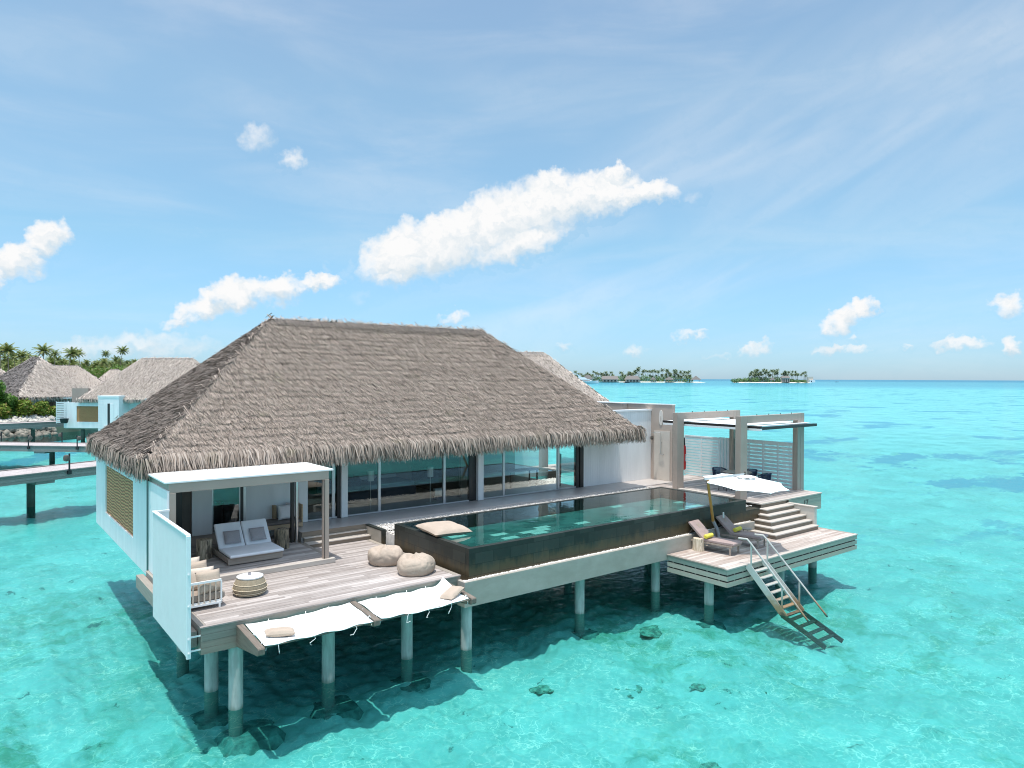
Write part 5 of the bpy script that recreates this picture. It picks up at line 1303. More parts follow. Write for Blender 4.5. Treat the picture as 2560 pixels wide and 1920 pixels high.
for k in range(8):
    A_ = RAD(22.5 + 45 * k)
    MB().beam((HUB.x + 0.05 * math.cos(A_), HUB.y + 0.05 * math.sin(A_), ZA - 0.05), (HUB.x + (R8 - .03) * math.cos(A_), HUB.y + (R8 - .03) * math.sin(A_), ZR - 0.028 + TILT * (R8 - .03) * math.sin(A_)), 0.02, 0.03).build('rib', M['alu'], ub)

# ------------------------------------------------------------------ dining set
tt = empty('dining_table', (28.0, 19.0, D2), label='round grey dining table under the far pergola', cat='dining table')
MB().lathe([(0.62, 0.72), (0.64, 0.735), (0.64, 0.75), (0.62, 0.76)], (28.0, 19.0, D2), 36).build('tabletop', M['taupe'], tt, smooth=True)
MB().lathe([(0.30, 0.002), (0.28, 0.03), (0.06, 0.08), (0.05, 0.719)], (28.0, 19.0, D2), 20).build('pedestal', M['dark_frame'], tt, smooth=True)
for (x, y, lab) in ((28.15, 18.85, 'clear wine glass standing near the middle of the dining table'), (28.25, 19.12, 'clear wine glass on the farther side of the dining table')):
    tag(MB().lathe([(0.03, 0), (0.005, 0.01), (0.005, 0.08), (0.035, 0.12), (0.03, 0.2)], (x, y, D2 + 0.761), 12).build('wine_glass', M['glass_clear'], smooth=True), lab, 'glass', 'wine glasses on the dining table')
def make_chair():
    t = empty('rope_chair', (0, 0, 0), cat='dining chair', group='navy rope chairs round the dining table'); k = dict(world=False)
    MB().lathe([(0.26, 0.40), (0.28, 0.42), (0.28, 0.47), (0.25, 0.50)], (0, 0, 0), 24).build('seat_cushion', M['navy_cushion'], t, smooth=True, **k)
    for a_ in (0.8, 2.35, 3.95, 5.5): MB().tube([(0.24 * math.cos(a_), 0.24 * math.sin(a_), 0.40), (0.28 * math.cos(a_), 0.28 * math.sin(a_), 0.0)], 0.016, 8).build('leg', M['dark_frame'], t, **k)
    # open towards +x : rope wrapped round an arc
    rail = [(0.33 * math.cos(RAD(d_)), 0.33 * math.sin(RAD(d_)), 0.70 + 0.06 * math.cos(RAD(d_ - 180))) for d_ in range(55, 306, 10)]
    MB().tube(rail, 0.022, 8).build('top_rail', M['navy'], t, smooth=True, **k)
    mb = MB()
    for d_ in range(58, 303, 7):
        z_ = 0.70 + 0.06 * math.cos(RAD(d_ - 180)); mb.tube([(0.33 * math.cos(RAD(d_)), 0.33 * math.sin(RAD(d_)), z_), (0.285 * math.cos(RAD(d_)), 0.285 * math.sin(RAD(d_)), 0.41)], 0.013, 5)
    mb.build('rope_back', M['navy'], t, **k)
    pillow(MB(), (-0.20, 0, 0.62), 0.38, 0.30, 0.10, (RAD(90), 0, RAD(90))).build('back_cushion', M['navy_cushion'], t, smooth=True, **k)
    return t
ch = make_chair()
spots = [(28.40, 20.25, -115, 'navy rope dining chair on the side of the folding screen'), (29.05, 19.05, 180, 'navy rope dining chair in front of the right lattice screen'), (28.45, 17.95, 110, 'navy rope dining chair on the pool side, just behind the parasol top'), (27.0, 18.95, 0, 'navy rope dining chair with its back to the pool')]
for i, (x, y, rz_, lab) in enumerate(spots):
    o = ch if i == 0 else copy_tree(ch)
    o.location = (x, y, D2 + 0.003); o.rotation_euler.z = RAD(rz_); o['label'] = lab

# ------------------------------------------------------------------ coral heads on the sea floor
def rock(x, y, z, r, seed, mat, flat=0.4):
    from mathutils import noise as mn
    bm = bmesh.new(); bmesh.ops.create_icosphere(bm, subdivisions=4, radius=1.0)
    for v in bm.verts:
        d_ = 1 + 0.42 * mn.noise(v.co * 1.6 + Vector((seed * 3.1, 0, 0))) + 0.16 * mn.noise(v.co * 5.0 + Vector((0, seed, 0)))
        v.co = Vector((v.co.x * d_ * r * 1.15, v.co.y * d_ * r, v.co.z * d_ * r * flat))
    me = bpy.data.meshes.new('coral_head'); bm.to_mesh(me); bm.free()
    for p in me.polygons: p.use_smooth = True
    return link_mesh('coral_head', me, mat, None, (x, y, z))
M['coral'] = plain('coral_rock', (0.30, 0.38, 0.28), 0.95, var=0.55, scale=6, bump=0.6, bscale=20, bdist=0.03)
corals = [(16.5, 10.75, .40, 'largest dark coral head in the clear water in front of the pool'), (15.4, 11.6, .20, 'small round coral head behind and left of the largest one'), (12.4, 9.0, .20, 'oval coral head in the shallows at the bottom right of the picture'), (9.0, 8.1, .22, 'dark coral head near the bottom edge, below the hammock'), (10.2, 7.6, .24, 'coral head close to the bottom edge of the picture, beside a greenish one'), (7.35, 7.9, .24, 'greenish coral head at the bottom edge of the picture'), (12.0, 14.0, .24, 'coral head just outside the shadow of the pool base'), (13.2, 7.7, .22, 'coral head at the lower right corner of the picture'), (13.7, 12.6, .34, 'broad olive coral patch in front of the middle of the pool base'), (17.7, 15.0, .45, 'broad olive coral patch close under the sun deck'), (0.2, 9.6, .38, 'dark coral head at the left edge of the water'), (2.9, 12.2, .28, 'coral head left of the corrugated screen'), (26.5, 17.2, .42, 'dark coral head right of the sun deck')]
for i, (x, y, r, lab) in enumerate(corals):
    tag(rock(x, y, -0.55, r, i + 1, M['coral'], 0.16), lab, 'coral', 'coral heads on the lagoon floor')

# ------------------------------------------------------------------ jetties on the left
def obx(mb, O, ang, x0, x1, y0, y1, z0, z1):
    R = Matrix.Rotation(ang, 3, 'Z'); c = Vector(O) + R @ Vector(((x0 + x1) / 2, (y0 + y1) / 2, 0)); c.z = (z0 + z1) / 2
    return mb.obox(c, (abs(x1 - x0), abs(y1 - y0), abs(z1 - z0)), R)
def jetty(O, ang, L0, L1, w, zt, th, piles, label, lamps=()):
    """O is a point on the near top edge; L0..L1 along, w to the far side"""
    t = empty('jetty', (O[0], O[1], 0), label=label, cat='jetty')
    mb = MB(); s = L0
    while s < L1: obx(mb, O, ang, s, s + 0.17, 0.16, w - 0.16, zt - 0.05, zt); s += 0.18
    mb.build('planks', M['jetty_top'], t)
    mb = MB()
    for k in range(3):
        h = th / 3; obx(mb, O, ang, L0, L1, 0.04, 0.12, zt - th + k * h, zt - th + k * h + h - 0.012)
        obx(mb, O, ang, L0, L1, w - 0.12, w - 0.04, zt - th + k * h, zt - th + k * h + h - 0.012)
    mb.build('side_boards', M['jetty_wood'], t)
    mb = MB(); obx(mb, O, ang, L0, L1, 0.0, 0.155, zt - 0.008, zt + 0.05); obx(mb, O, ang, L0, L1, w - 0.155, w, zt - 0.008, zt + 0.05); mb.build('kerb', M['jetty_wood'], t)
    R = Matrix.Rotation(ang, 3, 'Z')
    for s in piles:
        mb = MB(); obx(mb, O, ang, s - 0.5, s + 0.5, 0.1, w - 0.1, zt - th - 0.16, zt - th - 0.002); mb.build('cross_beam', M['jetty_wood'], t)
        for yy in (w / 2,):
            p = Vector(O) + R @ Vector((s, yy, 0)); MB().tube([(p.x, p.y, -0.6), (p.x, p.y, zt - th - 0.162)], 0.21, 14).build('pile', M['pile_dark'], t, smooth=True)
    return t
def m_pd():
    m, n, b, o = newmat('dark_pile'); g = n.n('ShaderNodeNewGeometry').outputs['Position']; z = n.n('ShaderNodeSeparateXYZ', {0: g}).outputs[2]
    nz = n.noise(g, 3.0, 4.0, 0.6); c = n.mix(n.ss(z, 0.9, 0.3), (0.13, 0.135, 0.115), (0.035, 0.045, 0.03)); setin(n, b, color=n.mix(nz, c, (0.07, 0.075, 0.06)), rough=0.8); return m
M['pile_dark'] = m_pd()
K = 0.978
j1 = (1.77 * K, 47.2 * K); a1 = math.atan2(2.31, 4.83)
jetty((j1[0], j1[1], 0), a1, -16.0, 9.5, 3.0, 2.20, 0.46, (-9.0, 2.4), 'nearest grey timber jetty at the left, running up to the villa')
j2 = (2.88 * K, 76.5 * K); a2 = math.atan2(-5.93, 6.45)
jetty((j2[0], j2[1], 0), a2, -18.0, 24.0, 3.2, 1.62, 0.46, (-8.0, 0.3 + 3.2, 8.5 + 7), 'middle grey timber jetty with four lanterns, between the other two jetties')
j3 = (3.81 * K, 101.25 * K); a3 = math.atan2(2.37, 7.0)
jetty((j3[0], j3[1], 0), a3, -24.0, 7.4, 2.6, 2.12, 0.60, (-6.0, 3.9), 'farthest timber jetty below the rubble bank')
def make_lantern():
    t = empty('jetty_lantern', (0, 0, 0), cat='lantern', group='lanterns along the jetties'); k = dict(world=False)
    MB().box(-0.035, -0.035, -0.25, 0.035, 0.035, 0.92).build('post', M['black'], t, **k)
    MB().box(-0.10, -0.06, -0.28, 0.10, 0.06, -0.06).build('bracket', M['black'], t, **k)
    MB().lathe([(0.05, 0), (0.15, 0.06), (0.17, 0.2), (0.13, 0.34), (0.04, 0.38)], (-0.17, 0, 0.48), 14).build('lamp_head', M['brown_wall'], t, smooth=True, **k)
    return t
lt = make_lantern()
def on_line(o, a, s, y): return (o[0] + math.cos(a) * s - math.sin(a) * y, o[1] + math.sin(a) * s + math.cos(a) * y)
for i, (o_, a_, s, y, z, flip, lab) in enumerate(((j1, a1, 3.65, -0.02, 2.20, 0, 'black jetty lantern on the nearest jetty'), (j2, a2, 2.6, -0.02, 1.62, 1, 'black jetty lantern on the near edge of the middle jetty, farther left'), (j2, a2, 7.0, -0.02, 1.62, 1, 'black jetty lantern on the near edge of the middle jetty, next to the thatched eave'), (j2, a2, -2.6, 3.22, 1.62, 0, 'black jetty lantern on the far edge of the middle jetty, farther left'), (j2, a2, 3.2, 3.22, 1.62, 0, 'black jetty lantern on the middle jetty, seen against the water below the woven panel'))):
    p = on_line(o_, a_, s, y); o = lt if i == 0 else copy_tree(lt)
    o.location = (p[0], p[1], z + 0.05); o.rotation_euler.z = a_ + (math.pi if flip else 0); o['label'] = lab

# ------------------------------------------------------------------ neighbouring villa, turned 45 degrees
C1 = (11.0, 96.6)
nv = empty('neighbour_villa', (C1[0], C1[1], 0), RAD(-45), 'thatched overwater villa with white box rooms, beyond the jetties at left', 'villa')
def nb(name, mat, *q, parent=nv):
    mb = MB()
    for r in q: mb.box(*r)
    return mb.build(name, mat, parent, world=False)
thatch_roof(nv, 0, 16.3, 0, 9.6, 5.05, 4.8, 11.5, 4.8, 9.9, dens=210, bw=0.085, bl=0.55, mat='thatch_far', seed=11, shade_tint=(0, 0, 0, .5), sides=(0, 1), fr=90, frl=0.5, row=0.24)
nb('wall', M['white'], (0.4, 0.9, 1.5, 16.0, 9.2, 4.9))
nb('flank_wall', M['white'], (-2.0, 0.3, 1.55, -0.36, 0.5, 4.55), (3.0, 0.3, 1.55, 3.3, 0.5, 4.55), (-0.36, 0.3, 1.55, 3.0, 0.5, 2.28), (-0.36, 0.3, 4.12, 3.0, 0.5, 4.55))
nb('woven_panel', M['woven_far'], (-0.36, 0.36, 2.285, 3.0, 0.46, 4.115))
nb('floor_slab', M['apron'], (-2.0, 0.51, 1.4, 3.0, 4, 1.54))
bx = nb('box_room', M['white'], (3.32, -0.9, 0.95, 5.9, 4.0, 5.2))
nb('parapet', M['white_metal'], (3.28, -0.94, 5.202, 5.94, 4.0, 5.42), parent=bx)
w_ = nb('window', M['white_metal'], (4.05, -0.93, 1.95, 4.15, -0.903, 4.5), (4.85, -0.93, 1.95, 5.2, -0.903, 4.5), (4.05, -0.95, 1.88, 5.25, -0.903, 1.945), parent=bx)
nb('pane', M['dark_frame'], (4.5, -0.925, 1.98, 4.78, -0.905, 4.5), parent=w_)
mb = MB()
for k in range(22): mb.box(3.318, -0.912, 1.1 + k * 0.185, 3.9, -0.904, 1.1 + k * 0.185 + 0.012); mb.box(5.903, -0.88, 1.1 + k * 0.185, 5.908, 3.0, 1.1 + k * 0.185 + 0.012)
mb.build('plank_lines', M['greywhite'], bx, world=False)
nb('window', M['greywhite'], (5.905, 3.1, 2.4, 5.93, 3.6, 4.4), parent=bx)
nb('grey_block', M['taupe'], (5.95, 1.6, 1.5, 8.4, 4.5, 5.95)); nb('flat_roof', M['taupe'], (4.0, 1.2, 5.60, 8.6, 4.6, 5.62 + 0.25))
nb('box_room', M['white'], (8.9, -0.6, 1.0, 10.4, 3.0, 5.1)); nb('grey_block', M['taupe'], (10.42, 0.0, 1.0, 13.0, 3.0, 5.0))
nb('grey_block', M['taupe'], (-2.0, 1.6, 1.6, 0.2, 1.9, 6.2)); nb('wall', M['white'], (0.3, 3.4, 1.6, 2.6, 3.6, 5.9)); nb('grey_block', M['taupe'], (0.0, 3.7, 5.0, 4.0, 4.2, 6.2))
for (x, y) in ((-0.1, 1.0), (4.5, 0.5), (10, 1), (4.5, 7), (12, 7)):
    MB().tube([(x, y, -0.6), (x, y, 1.5)], 0.22, 12).build('pile', M['pile_dark'], nv, world=False, smooth=True)
lt_ = empty('lattice_screen', (9.0, 98.0, 2.1), RAD(-5), 'small grey lattice panel at the end of the farthest jetty', 'screen')
mb = MB(); mb.box(0, 0, 0, 0.07, 0.05, 2.6); mb.box(1.2, 0, 0, 1.27, 0.05, 2.6)
for k in range(12): mb.box(0.071, 0.01, 0.05 + k * 0.21, 1.199, 0.04, 0.05 + k * 0.21 + 0.16)
mb.build('slats', M['greywhite'], lt_, world=False)
tag(MB().lathe([(0.28, 0), (0.38, 0.1), (0.46, 0.55), (0.40, 0.55), (0.3, 0.2)], (9.75, 97.2, 2.14), 18).build('planter_pot', M['black'], smooth=True), 'large black planter pot at the end of the farthest jetty', 'planter')

# villa behind the main roof, to its right
bv = empty('rear_villa', (43.0, 50.0, 0), RAD(-26), 'pale thatched villa peeping out behind the main roof', 'villa')
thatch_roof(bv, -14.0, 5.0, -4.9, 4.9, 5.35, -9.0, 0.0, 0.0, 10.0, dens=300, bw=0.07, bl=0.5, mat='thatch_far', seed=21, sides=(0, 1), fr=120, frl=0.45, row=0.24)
MB().box(-13.6, -4.4, 1.8, 4.6, 4.4, 5.3).build('wall', M['white'], bv, world=False)
MB().box(-13.9, -5.6, 1.8, 3.0, -4.41, 5.15).build('front_wall', M['white'], bv, world=False)
MB().box(-13.9, -5.7, 5.152, 3.05, -4.42, 5.3).build('wall_cap', M['white_metal'], bv, world=False)

# ------------------------------------------------------------------ resort island at the left
def far_hut(name, at, rz, rect, ze, zr, ridge, label, shade_tint, seed, wall=True, mat='thatch_far', dens=110, sides=(0, 1, 2, 3)):
    t = empty(name, (at[0], at[1], 0), rz, label, 'villa')
    x0, x1, y0, y1 = rect
    thatch_roof(t, x0, x1, y0, y1, ze, ridge[0], ridge[1], (y0 + y1) / 2, zr, dens=dens, bw=0.11, bl=0.6, mat=mat, seed=seed, shade_tint=shade_tint, sides=sides, fr=50, frl=0.5, row=0.3)
    if wall: MB().box(x0 + 0.7, y0 + 0.7, 1.8, x1 - 0.7, y1 - 0.7, ze - 0.12).build('wall', M['white'], t, world=False)
    return t
ra = RAD(112)
ap_ = Vector((8.85, 116.0)); lo = Matrix.Rotation(ra, 2) @ Vector((5.2, 5.4))
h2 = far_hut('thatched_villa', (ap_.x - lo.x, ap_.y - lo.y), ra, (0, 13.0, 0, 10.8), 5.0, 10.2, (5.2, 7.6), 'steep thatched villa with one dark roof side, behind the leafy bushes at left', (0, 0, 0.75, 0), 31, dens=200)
mb = MB()
fz_ = empty('slat_fence', (6.2, 111.2, 1.8), 0.0, 'brown slatted fence with white rail under the steep thatched villa', 'fence')
mb = MB()
for k in range(46): mb.box(-1.6 + k * 0.17, 0, 0, -1.6 + k * 0.17 + 0.085, 0.06, 2.85)
mb.build('slats', M['fence_brown'] if 'fence_brown' in M else plain('fence_brown', (0.12, 0.085, 0.06), 0.9, var=0.2), fz_, world=False)
MB().box(-1.6, -0.03, 2.852, 6.2, 0.09, 2.98).build('rail', M['white_metal'], fz_, world=False)
MB().box(-1.6, 0.2, 0, 6.2, 0.25, 2.4).build('backing', M['brown_wall'], fz_, world=False)
far_hut('thatched_villa', (15.0, 146.0), RAD(-6), (-8.0, 8.0, -6.5, 5.5), 4.6, 9.5, (-2.2, 1.7), 'broad thatched villa between the steep villa and the white box villa', (0, .7, 0, 0), 33, dens=140)
far_hut('thatched_villa', (28.6, 186.0), RAD(-10), (-5.2, 5.2, -4.5, 4.5), 5.2, 9.3, (-0.8, 0.8), 'small far thatched hut in front of the palm grove', (0, .6, 0, 0), 35, dens=110)
far_hut('thatched_villa', (4.0, 136.0), RAD(10), (-7, 4.6, -5, 5), 5.0, 9.4, (-3, 0.5), 'thatched villa cut off by the left edge, under tall palms', (0, 0.3, 0, 0), 37, dens=110)
lm = MB(); lm.prism([(-180, 520), (-120, 103.8), (-20, 102.2), (2.2, 106.6), (9.0, 108.6), (13, 112), (22, 128), (34, 150), (60, 190), (120, 330), (180, 520)], 'z', -1.0, 1.35)
tag(lm.build('island_ground', M['earth']), kind='structure')
def leaf_cloud(name, blobs, n, size, mat, seed=1, parent=None, shell=0.55):
    """many small leaf faces spread through a set of ellipsoid clumps (x, y, z, rx, ry, rz)"""
    g = np.random.default_rng(seed); B = np.array(blobs, float)
    vol = B[:, 3] * B[:, 4] * B[:, 5]; pr_ = vol ** 0.67 / np.sum(vol ** 0.67)
    idx = g.choice(len(B), n, p=pr_); d = g.normal(size=(n, 3)); d /= np.linalg.norm(d, axis=1)[:, None]
    r = shell + (1 - shell) * g.random(n) ** 0.6; r *= 1 + 0.16 * g.normal(size=n) * 0.6
    c = B[idx, :3] + d * r[:, None] * B[idx, 3:6]
    nr = d * 0.7 + g.normal(size=(n, 3)) * 0.6 + np.array((0, 0, 0.4)); nr /= np.linalg.norm(nr, axis=1)[:, None]
    t1 = np.cross(nr, g.normal(size=(n, 3))); t1 /= np.linalg.norm(t1, axis=1)[:, None]; t2 = np.cross(nr, t1)
    s = (size * (0.6 + 0.8 * g.random(n)))[:, None]
    q = np.stack([c - t1 * s, c + t2 * s * 0.45 + nr * s * .1, c + t1 * s, c - t2 * s * 0.45 + nr * s * .1], 1)
    off = np.array(origin_of(parent)) if parent else 0
    return mesh_np(name, q.reshape(-1, 3) - off, np.arange(4 * n).reshape(-1, 4), mat, parent)
def bush(x, y, z, w, h, seed, label, mat='shrub', n=2600, size=0.2):
    g = random.Random(seed); t = empty('shrub', (x, y, z), label=label, cat='shrub', group='shrubs along the rubble bank')
    bl = []
    for k in range(9):
        a_ = g.uniform(0, 6.28); r_ = g.uniform(0, 0.62) * w / 2; zz = g.uniform(0.15, 0.78) * h
        s_ = g.uniform(0.22, 0.40) * w * (1.05 - 0.4 * zz / h); bl.append((x + r_ * math.cos(a_), y + r_ * math.sin(a_), z + zz, s_, s_, s_ * 0.72 * min(1.2, h / w + .35)))
    leaf_cloud('foliage', bl, n, size, M[mat], seed, t)
    mb = MB()
    for k in range(4):
        a_ = g.uniform(0, 6.28); mb.tube([(x, y, z), (x + .2 * w * math.cos(a_), y + .2 * w * math.sin(a_), z + h * 0.5)], [0.09, 0.04], 6)
    mb.build('stem', M['palm_trunk'], t); return t
bush(2.2, 108.0, 2.2, 6.2, 5.4, 1, 'tall dark green rounded shrub at the left edge, behind the farthest jetty', n=6500, size=0.24)
bush(4.8, 109.0, 2.2, 3.0, 4.2, 2, 'dark green shrub beside the tall rounded one', n=2200, size=0.22)
bush(-1.2, 107.8, 2.2, 4.5, 4.4, 5, 'dark shrub cut by the left edge of the picture', n=2200, size=0.24)
bush(4.4, 107.8, 2.3, 2.6, 2.0, 3, 'low bright green shrub in front of the tall dark one', 'shrub_bright', 1500, 0.2)
bush(6.4, 108.6, 2.3, 2.8, 2.5, 4, 'yellow-green shrub in front of the slatted fence, left half', 'shrub_bright', 1900, 0.2)
bush(8.2, 109.4, 2.3, 2.6, 2.4, 6, 'yellow-green shrub in front of the slatted fence, right half', 'shrub_bright', 1900, 0.2)
bush(9.9, 110.0, 2.3, 2.0, 1.6, 7, 'small yellow-green shrub beside the grey lattice panel', 'shrub_bright', 900, 0.18)
def rubble(name, path, wid, z0, z1, n, r, seed, mat):
    g = np.random.default_rng(seed); bm = bmesh.new(); bmesh.ops.create_icosphere(bm, subdivisions=1, radius=1.0)
    ov = np.array([v.co[:] for v in bm.verts]); of = np.array([[v.index for v in f.verts] for f in bm.faces]); bm.free()
    P = np.array(path, float); seg = np.linalg.norm(np.diff(P, axis=0), axis=1); cs = np.concatenate([[0], np.cumsum(seg)])
    s = g.random(n) * cs[-1]; x = np.interp(s, cs, P[:, 0]); y = np.interp(s, cs, P[:, 1]); t = g.random(n)
    c = np.stack([x + g.normal(0, .2, n), y + t * wid, z0 + (z1 - z0) * t + g.random(n) * 0.15], 1)
    sc_ = r * (0.5 + 0.9 * g.random((n, 1, 1))) * (0.7 + 0.6 * g.random((n, 1, 3)))
    V = ov[None] * sc_ * (0.8 + 0.4 * g.random((n, len(ov), 1))) + c[:, None]
    Q = (np.arange(n)[:, None, None] * len(ov) + of[None]).reshape(-1, 3)
    o = mesh_np(name, V.reshape(-1, 3), Q, mat); o['kind'] = 'stuff'; return o
rubble('rubble_bank', [(-24, 101.8), (-4, 103.6), (2.2, 104.6), (9.4, 106.8)], 3.6, 1.35, 2.75, 3600, 0.24, 3, M['rubble'])
rubble('rubble_foot', [(-24, 100.4), (-4, 102.4), (2.2, 103.8), (9.6, 106.0)], 1.2, -0.1, 1.1, 900, 0.38, 5, plain('wet_rubble', (0.22, 0.20, 0.165), 0.9, var=0.45, scale=1.2))

# ------------------------------------------------------------------ palms
def frond_mesh(g, n_fr, L, nl, droop=0.9, wleaf=0.05, lleaf=0.55):
    V = []; F = []
    def quad(a, b, c, d):
        k = len(V); V.extend([a, b, c, d]); F.append((k, k + 1, k + 2, k + 3))
    for f in range(n_fr):
        az_ = 2 * math.pi * (f * 0.381966 + g.uniform(-.04, .04)); t_ = f / n_fr
        e0 = RAD(78 - 92 * t_ + g.uniform(-8, 8)); Lf = L * g.uniform(0.85, 1.12) * (0.8 + 0.3 * math.sin(math.pi * min(1, t_ + .15)))
        p = Vector((0, 0, 0)); h = Vector((math.cos(az_), math.sin(az_), 0)); sd = Vector((-h.y, h.x, 0)); pts = [p.copy()]; dirs = []
        ns = 9
        for i in range(ns):
            e = e0 - droop * 1.35 * ((i + 0.5) / ns) ** 1.5 * (0.8 + 0.5 * t_)
            d = h * math.cos(e) + Vector((0, 0, math.sin(e))); p = p + d * Lf / ns; pts.append(p.copy()); dirs.append(d)
        dirs.append(dirs[-1])
        for i in range(ns):
            quad(pts[i] - sd * .035, pts[i] + sd * .035, pts[i + 1] + sd * .025, pts[i + 1] - sd * .025)
        for i in range(nl):
            u = 0.10 + 0.90 * i / (nl - 1); k = min(ns - 1, int(u * ns)); w = u * ns - k; q = pts[k] * (1 - w) + pts[k + 1] * w; d = dirs[k]
            ll = lleaf * L * 0.42 * (math.sin(math.pi * (0.12 + 0.83 * u)) ** 0.7)
            for s in (-1, 1):
                dv = (sd * s * 0.80 + d * 0.50 + Vector((0, 0, -0.36 - 0.25 * g.random()))).normalized()
                e_ = q + dv * ll; wv = d * wleaf * L / 3
                quad(q - wv, q + wv, e_ + wv * 0.25, e_ - wv * 0.25)
    return np.array([tuple(v) for v in V], np.float32), np.array(F, np.int32)
def make_palm(seed, H, L, n_fr=24, nl=22, lean=0.12, mat='palm_leaf', wleaf=0.085):
    g = random.Random(seed); t = empty('palm_tree', (0, 0, 0), cat='palm')
    a_ = g.uniform(0, 6.28); pts = []
    for i in range(9):
        s = i / 8; pts.append((math.cos(a_) * lean * H * s ** 1.7, math.sin(a_) * lean * H * s ** 1.7, H * s))
    MB().tube(pts, [0.17 * (1 - 0.5 * (i / 8)) * L / 3 for i in range(9)], 8).build('trunk', M['palm_trunk'], t, world=False, smooth=True)
    V, F = frond_mesh(g, n_fr, L, nl, wleaf=wleaf)
    mesh_np('crown', V + np.array(pts[-1], np.float32), F, M[mat], t)
    return t
pal = [make_palm(101, 17.0, 3.4), make_palm(102, 18.5, 3.1, 22, lean=0.07), make_palm(103, 16.0, 3.6, 26, lean=0.13)]
used = [0, 0, 0]
def place_palm(px, d, top, k, lab, grp, sc=1.0, protos=pal, flags=used):
    """px: horizontal place in a 2560-wide view; d: distance along the view; top: crown height above the sea"""
    lat = (px - 1280) / 1765.8 * d; x = math.sin(YAW) * d + math.cos(YAW) * lat; y = math.cos(YAW) * d - math.sin(YAW) * lat
    p = protos[k]
    o = p if not flags[k] else copy_tree(p); flags[k] = 1
    H = {0: 17.0, 1: 18.5, 2: 16.0}[k] if protos is pal else FH[k]
    s = sc; o.scale = (s, s, s); o.location = (x, y, top - H * s - (2.1 if protos is pal else 4.0) * s); o.rotation_euler.z = rnd.uniform(0, 6.28)
    o['label'] = lab; o['group'] = grp; return o
G1 = 'coconut palms on the left island'
def ptop(x, y, d): return 7.6 + (945.5 - y) * d / 1765.8
lst = [(3, 870, 270, 0, 1.0), (22, 866, 262, 2, 1.15), (40, 886, 285, 1, 1.0), (9, 904, 300, 2, 1.05), (58, 882, 280, 0, 1.05), (74, 886, 290, 1, 1.0), (35, 908, 290, 0, 1.0), (66, 900, 275, 2, 0.95),
       (105, 868, 265, 0, 1.15), (138, 879, 300, 1, 1.0), (164, 876, 275, 2, 1.05), (207, 878, 320, 0, 1.0), (269, 881, 360, 1, 0.95), (296, 871, 350, 2, 1.0)]
lst = [(x, d, ptop(x, y, d), k, sc) for (x, y, d, k, sc) in lst]
labs = ['palm cut by the left edge, above the bushes', 'tallest leaning palm of the dense clump at far left', 'palm in the dense clump, just right of its tallest one', 'low palm inside the dense clump at far left', 'palm on the right side of the dense clump', 'rightmost palm of the dense clump', 'short palm at the foot of the dense clump', 'short palm with yellowing fronds in the dense clump',
        'large full-crowned palm standing above the peak of the steep villa', 'palm between the two full-crowned ones', 'full-crowned palm right of the steep villa peak', 'lone palm between the full-crowned palms and the two thin ones', 'thin small-crowned palm, left of the pair over the grove', 'thin tall palm, right one of the pair over the grove']
for (q, lb) in zip(lst, labs): place_palm(q[0], q[1], q[2], q[3], lb, G1, q[4])
for (x, y, d, k) in ((84, 900, 320, 0), (95, 893, 330, 1), (118, 897, 340, 2), (127, 903, 330, 0), (150, 900, 345, 1), (176, 902, 350, 2), (190, 905, 360, 0), (222, 903, 370, 1), (238, 906, 380, 0), (256, 902, 380, 2), (310, 903, 390, 0), (325, 905, 395, 1), (336, 903, 400, 2), (50, 898, 310, 0), (20, 892, 300, 1), (-4, 890, 300, 2)):
    place_palm(x, d, ptop(x, y, d), k, 'mid-height palm rising out of the grove behind the thatched villas', 'palms rising out of the grove', 0.95)
# palm grove behind: reads as one mass
g = random.Random(5); VV = []; FF = []; nv_ = 0
protoV = [frond_mesh(random.Random(200 + k), 17, 3.1, 11, wleaf=0.15) for k in range(4)]
for k in range(330):
    px = g.uniform(-90, 470); d = g.uniform(330, 440)
    lat = (px - 1280) / 1765.8 * d; x = math.sin(YAW) * d + math.cos(YAW) * lat; y = math.cos(YAW) * d - math.sin(YAW) * lat
    top = g.uniform(8.0, 14.6) + 1.2 * math.sin(px * .05)
    V, F = protoV[k % 4]; a_ = g.uniform(0, 6.28); s = g.uniform(0.8, 1.2); ca, sa = math.cos(a_), math.sin(a_)
    Vr = np.stack([V[:, 0] * ca - V[:, 1] * sa, V[:, 0] * sa + V[:, 1] * ca, V[:, 2]], 1) * s + np.array((x, y, top))
    VV.append(Vr); FF.append(F + nv_); nv_ += len(V)
o = mesh_np('palm_grove', np.concatenate(VV), np.concatenate(FF), M['palm_leaf']); o['kind'] = 'stuff'
bl = []
for k in range(190):
    px = g.uniform(-90, 470); d = g.uniform(300, 420); lat = (px - 1280) / 1765.8 * d
    bl.append((math.sin(YAW) * d + math.cos(YAW) * lat, math.cos(YAW) * d - math.sin(YAW) * lat, g.uniform(2.5, 10.5), g.uniform(3, 6), g.uniform(3, 6), g.uniform(2, 4)))
o = leaf_cloud('undergrowth', bl, 30000, 0.6, M['shrub'], 9); o['kind'] = 'stuff'

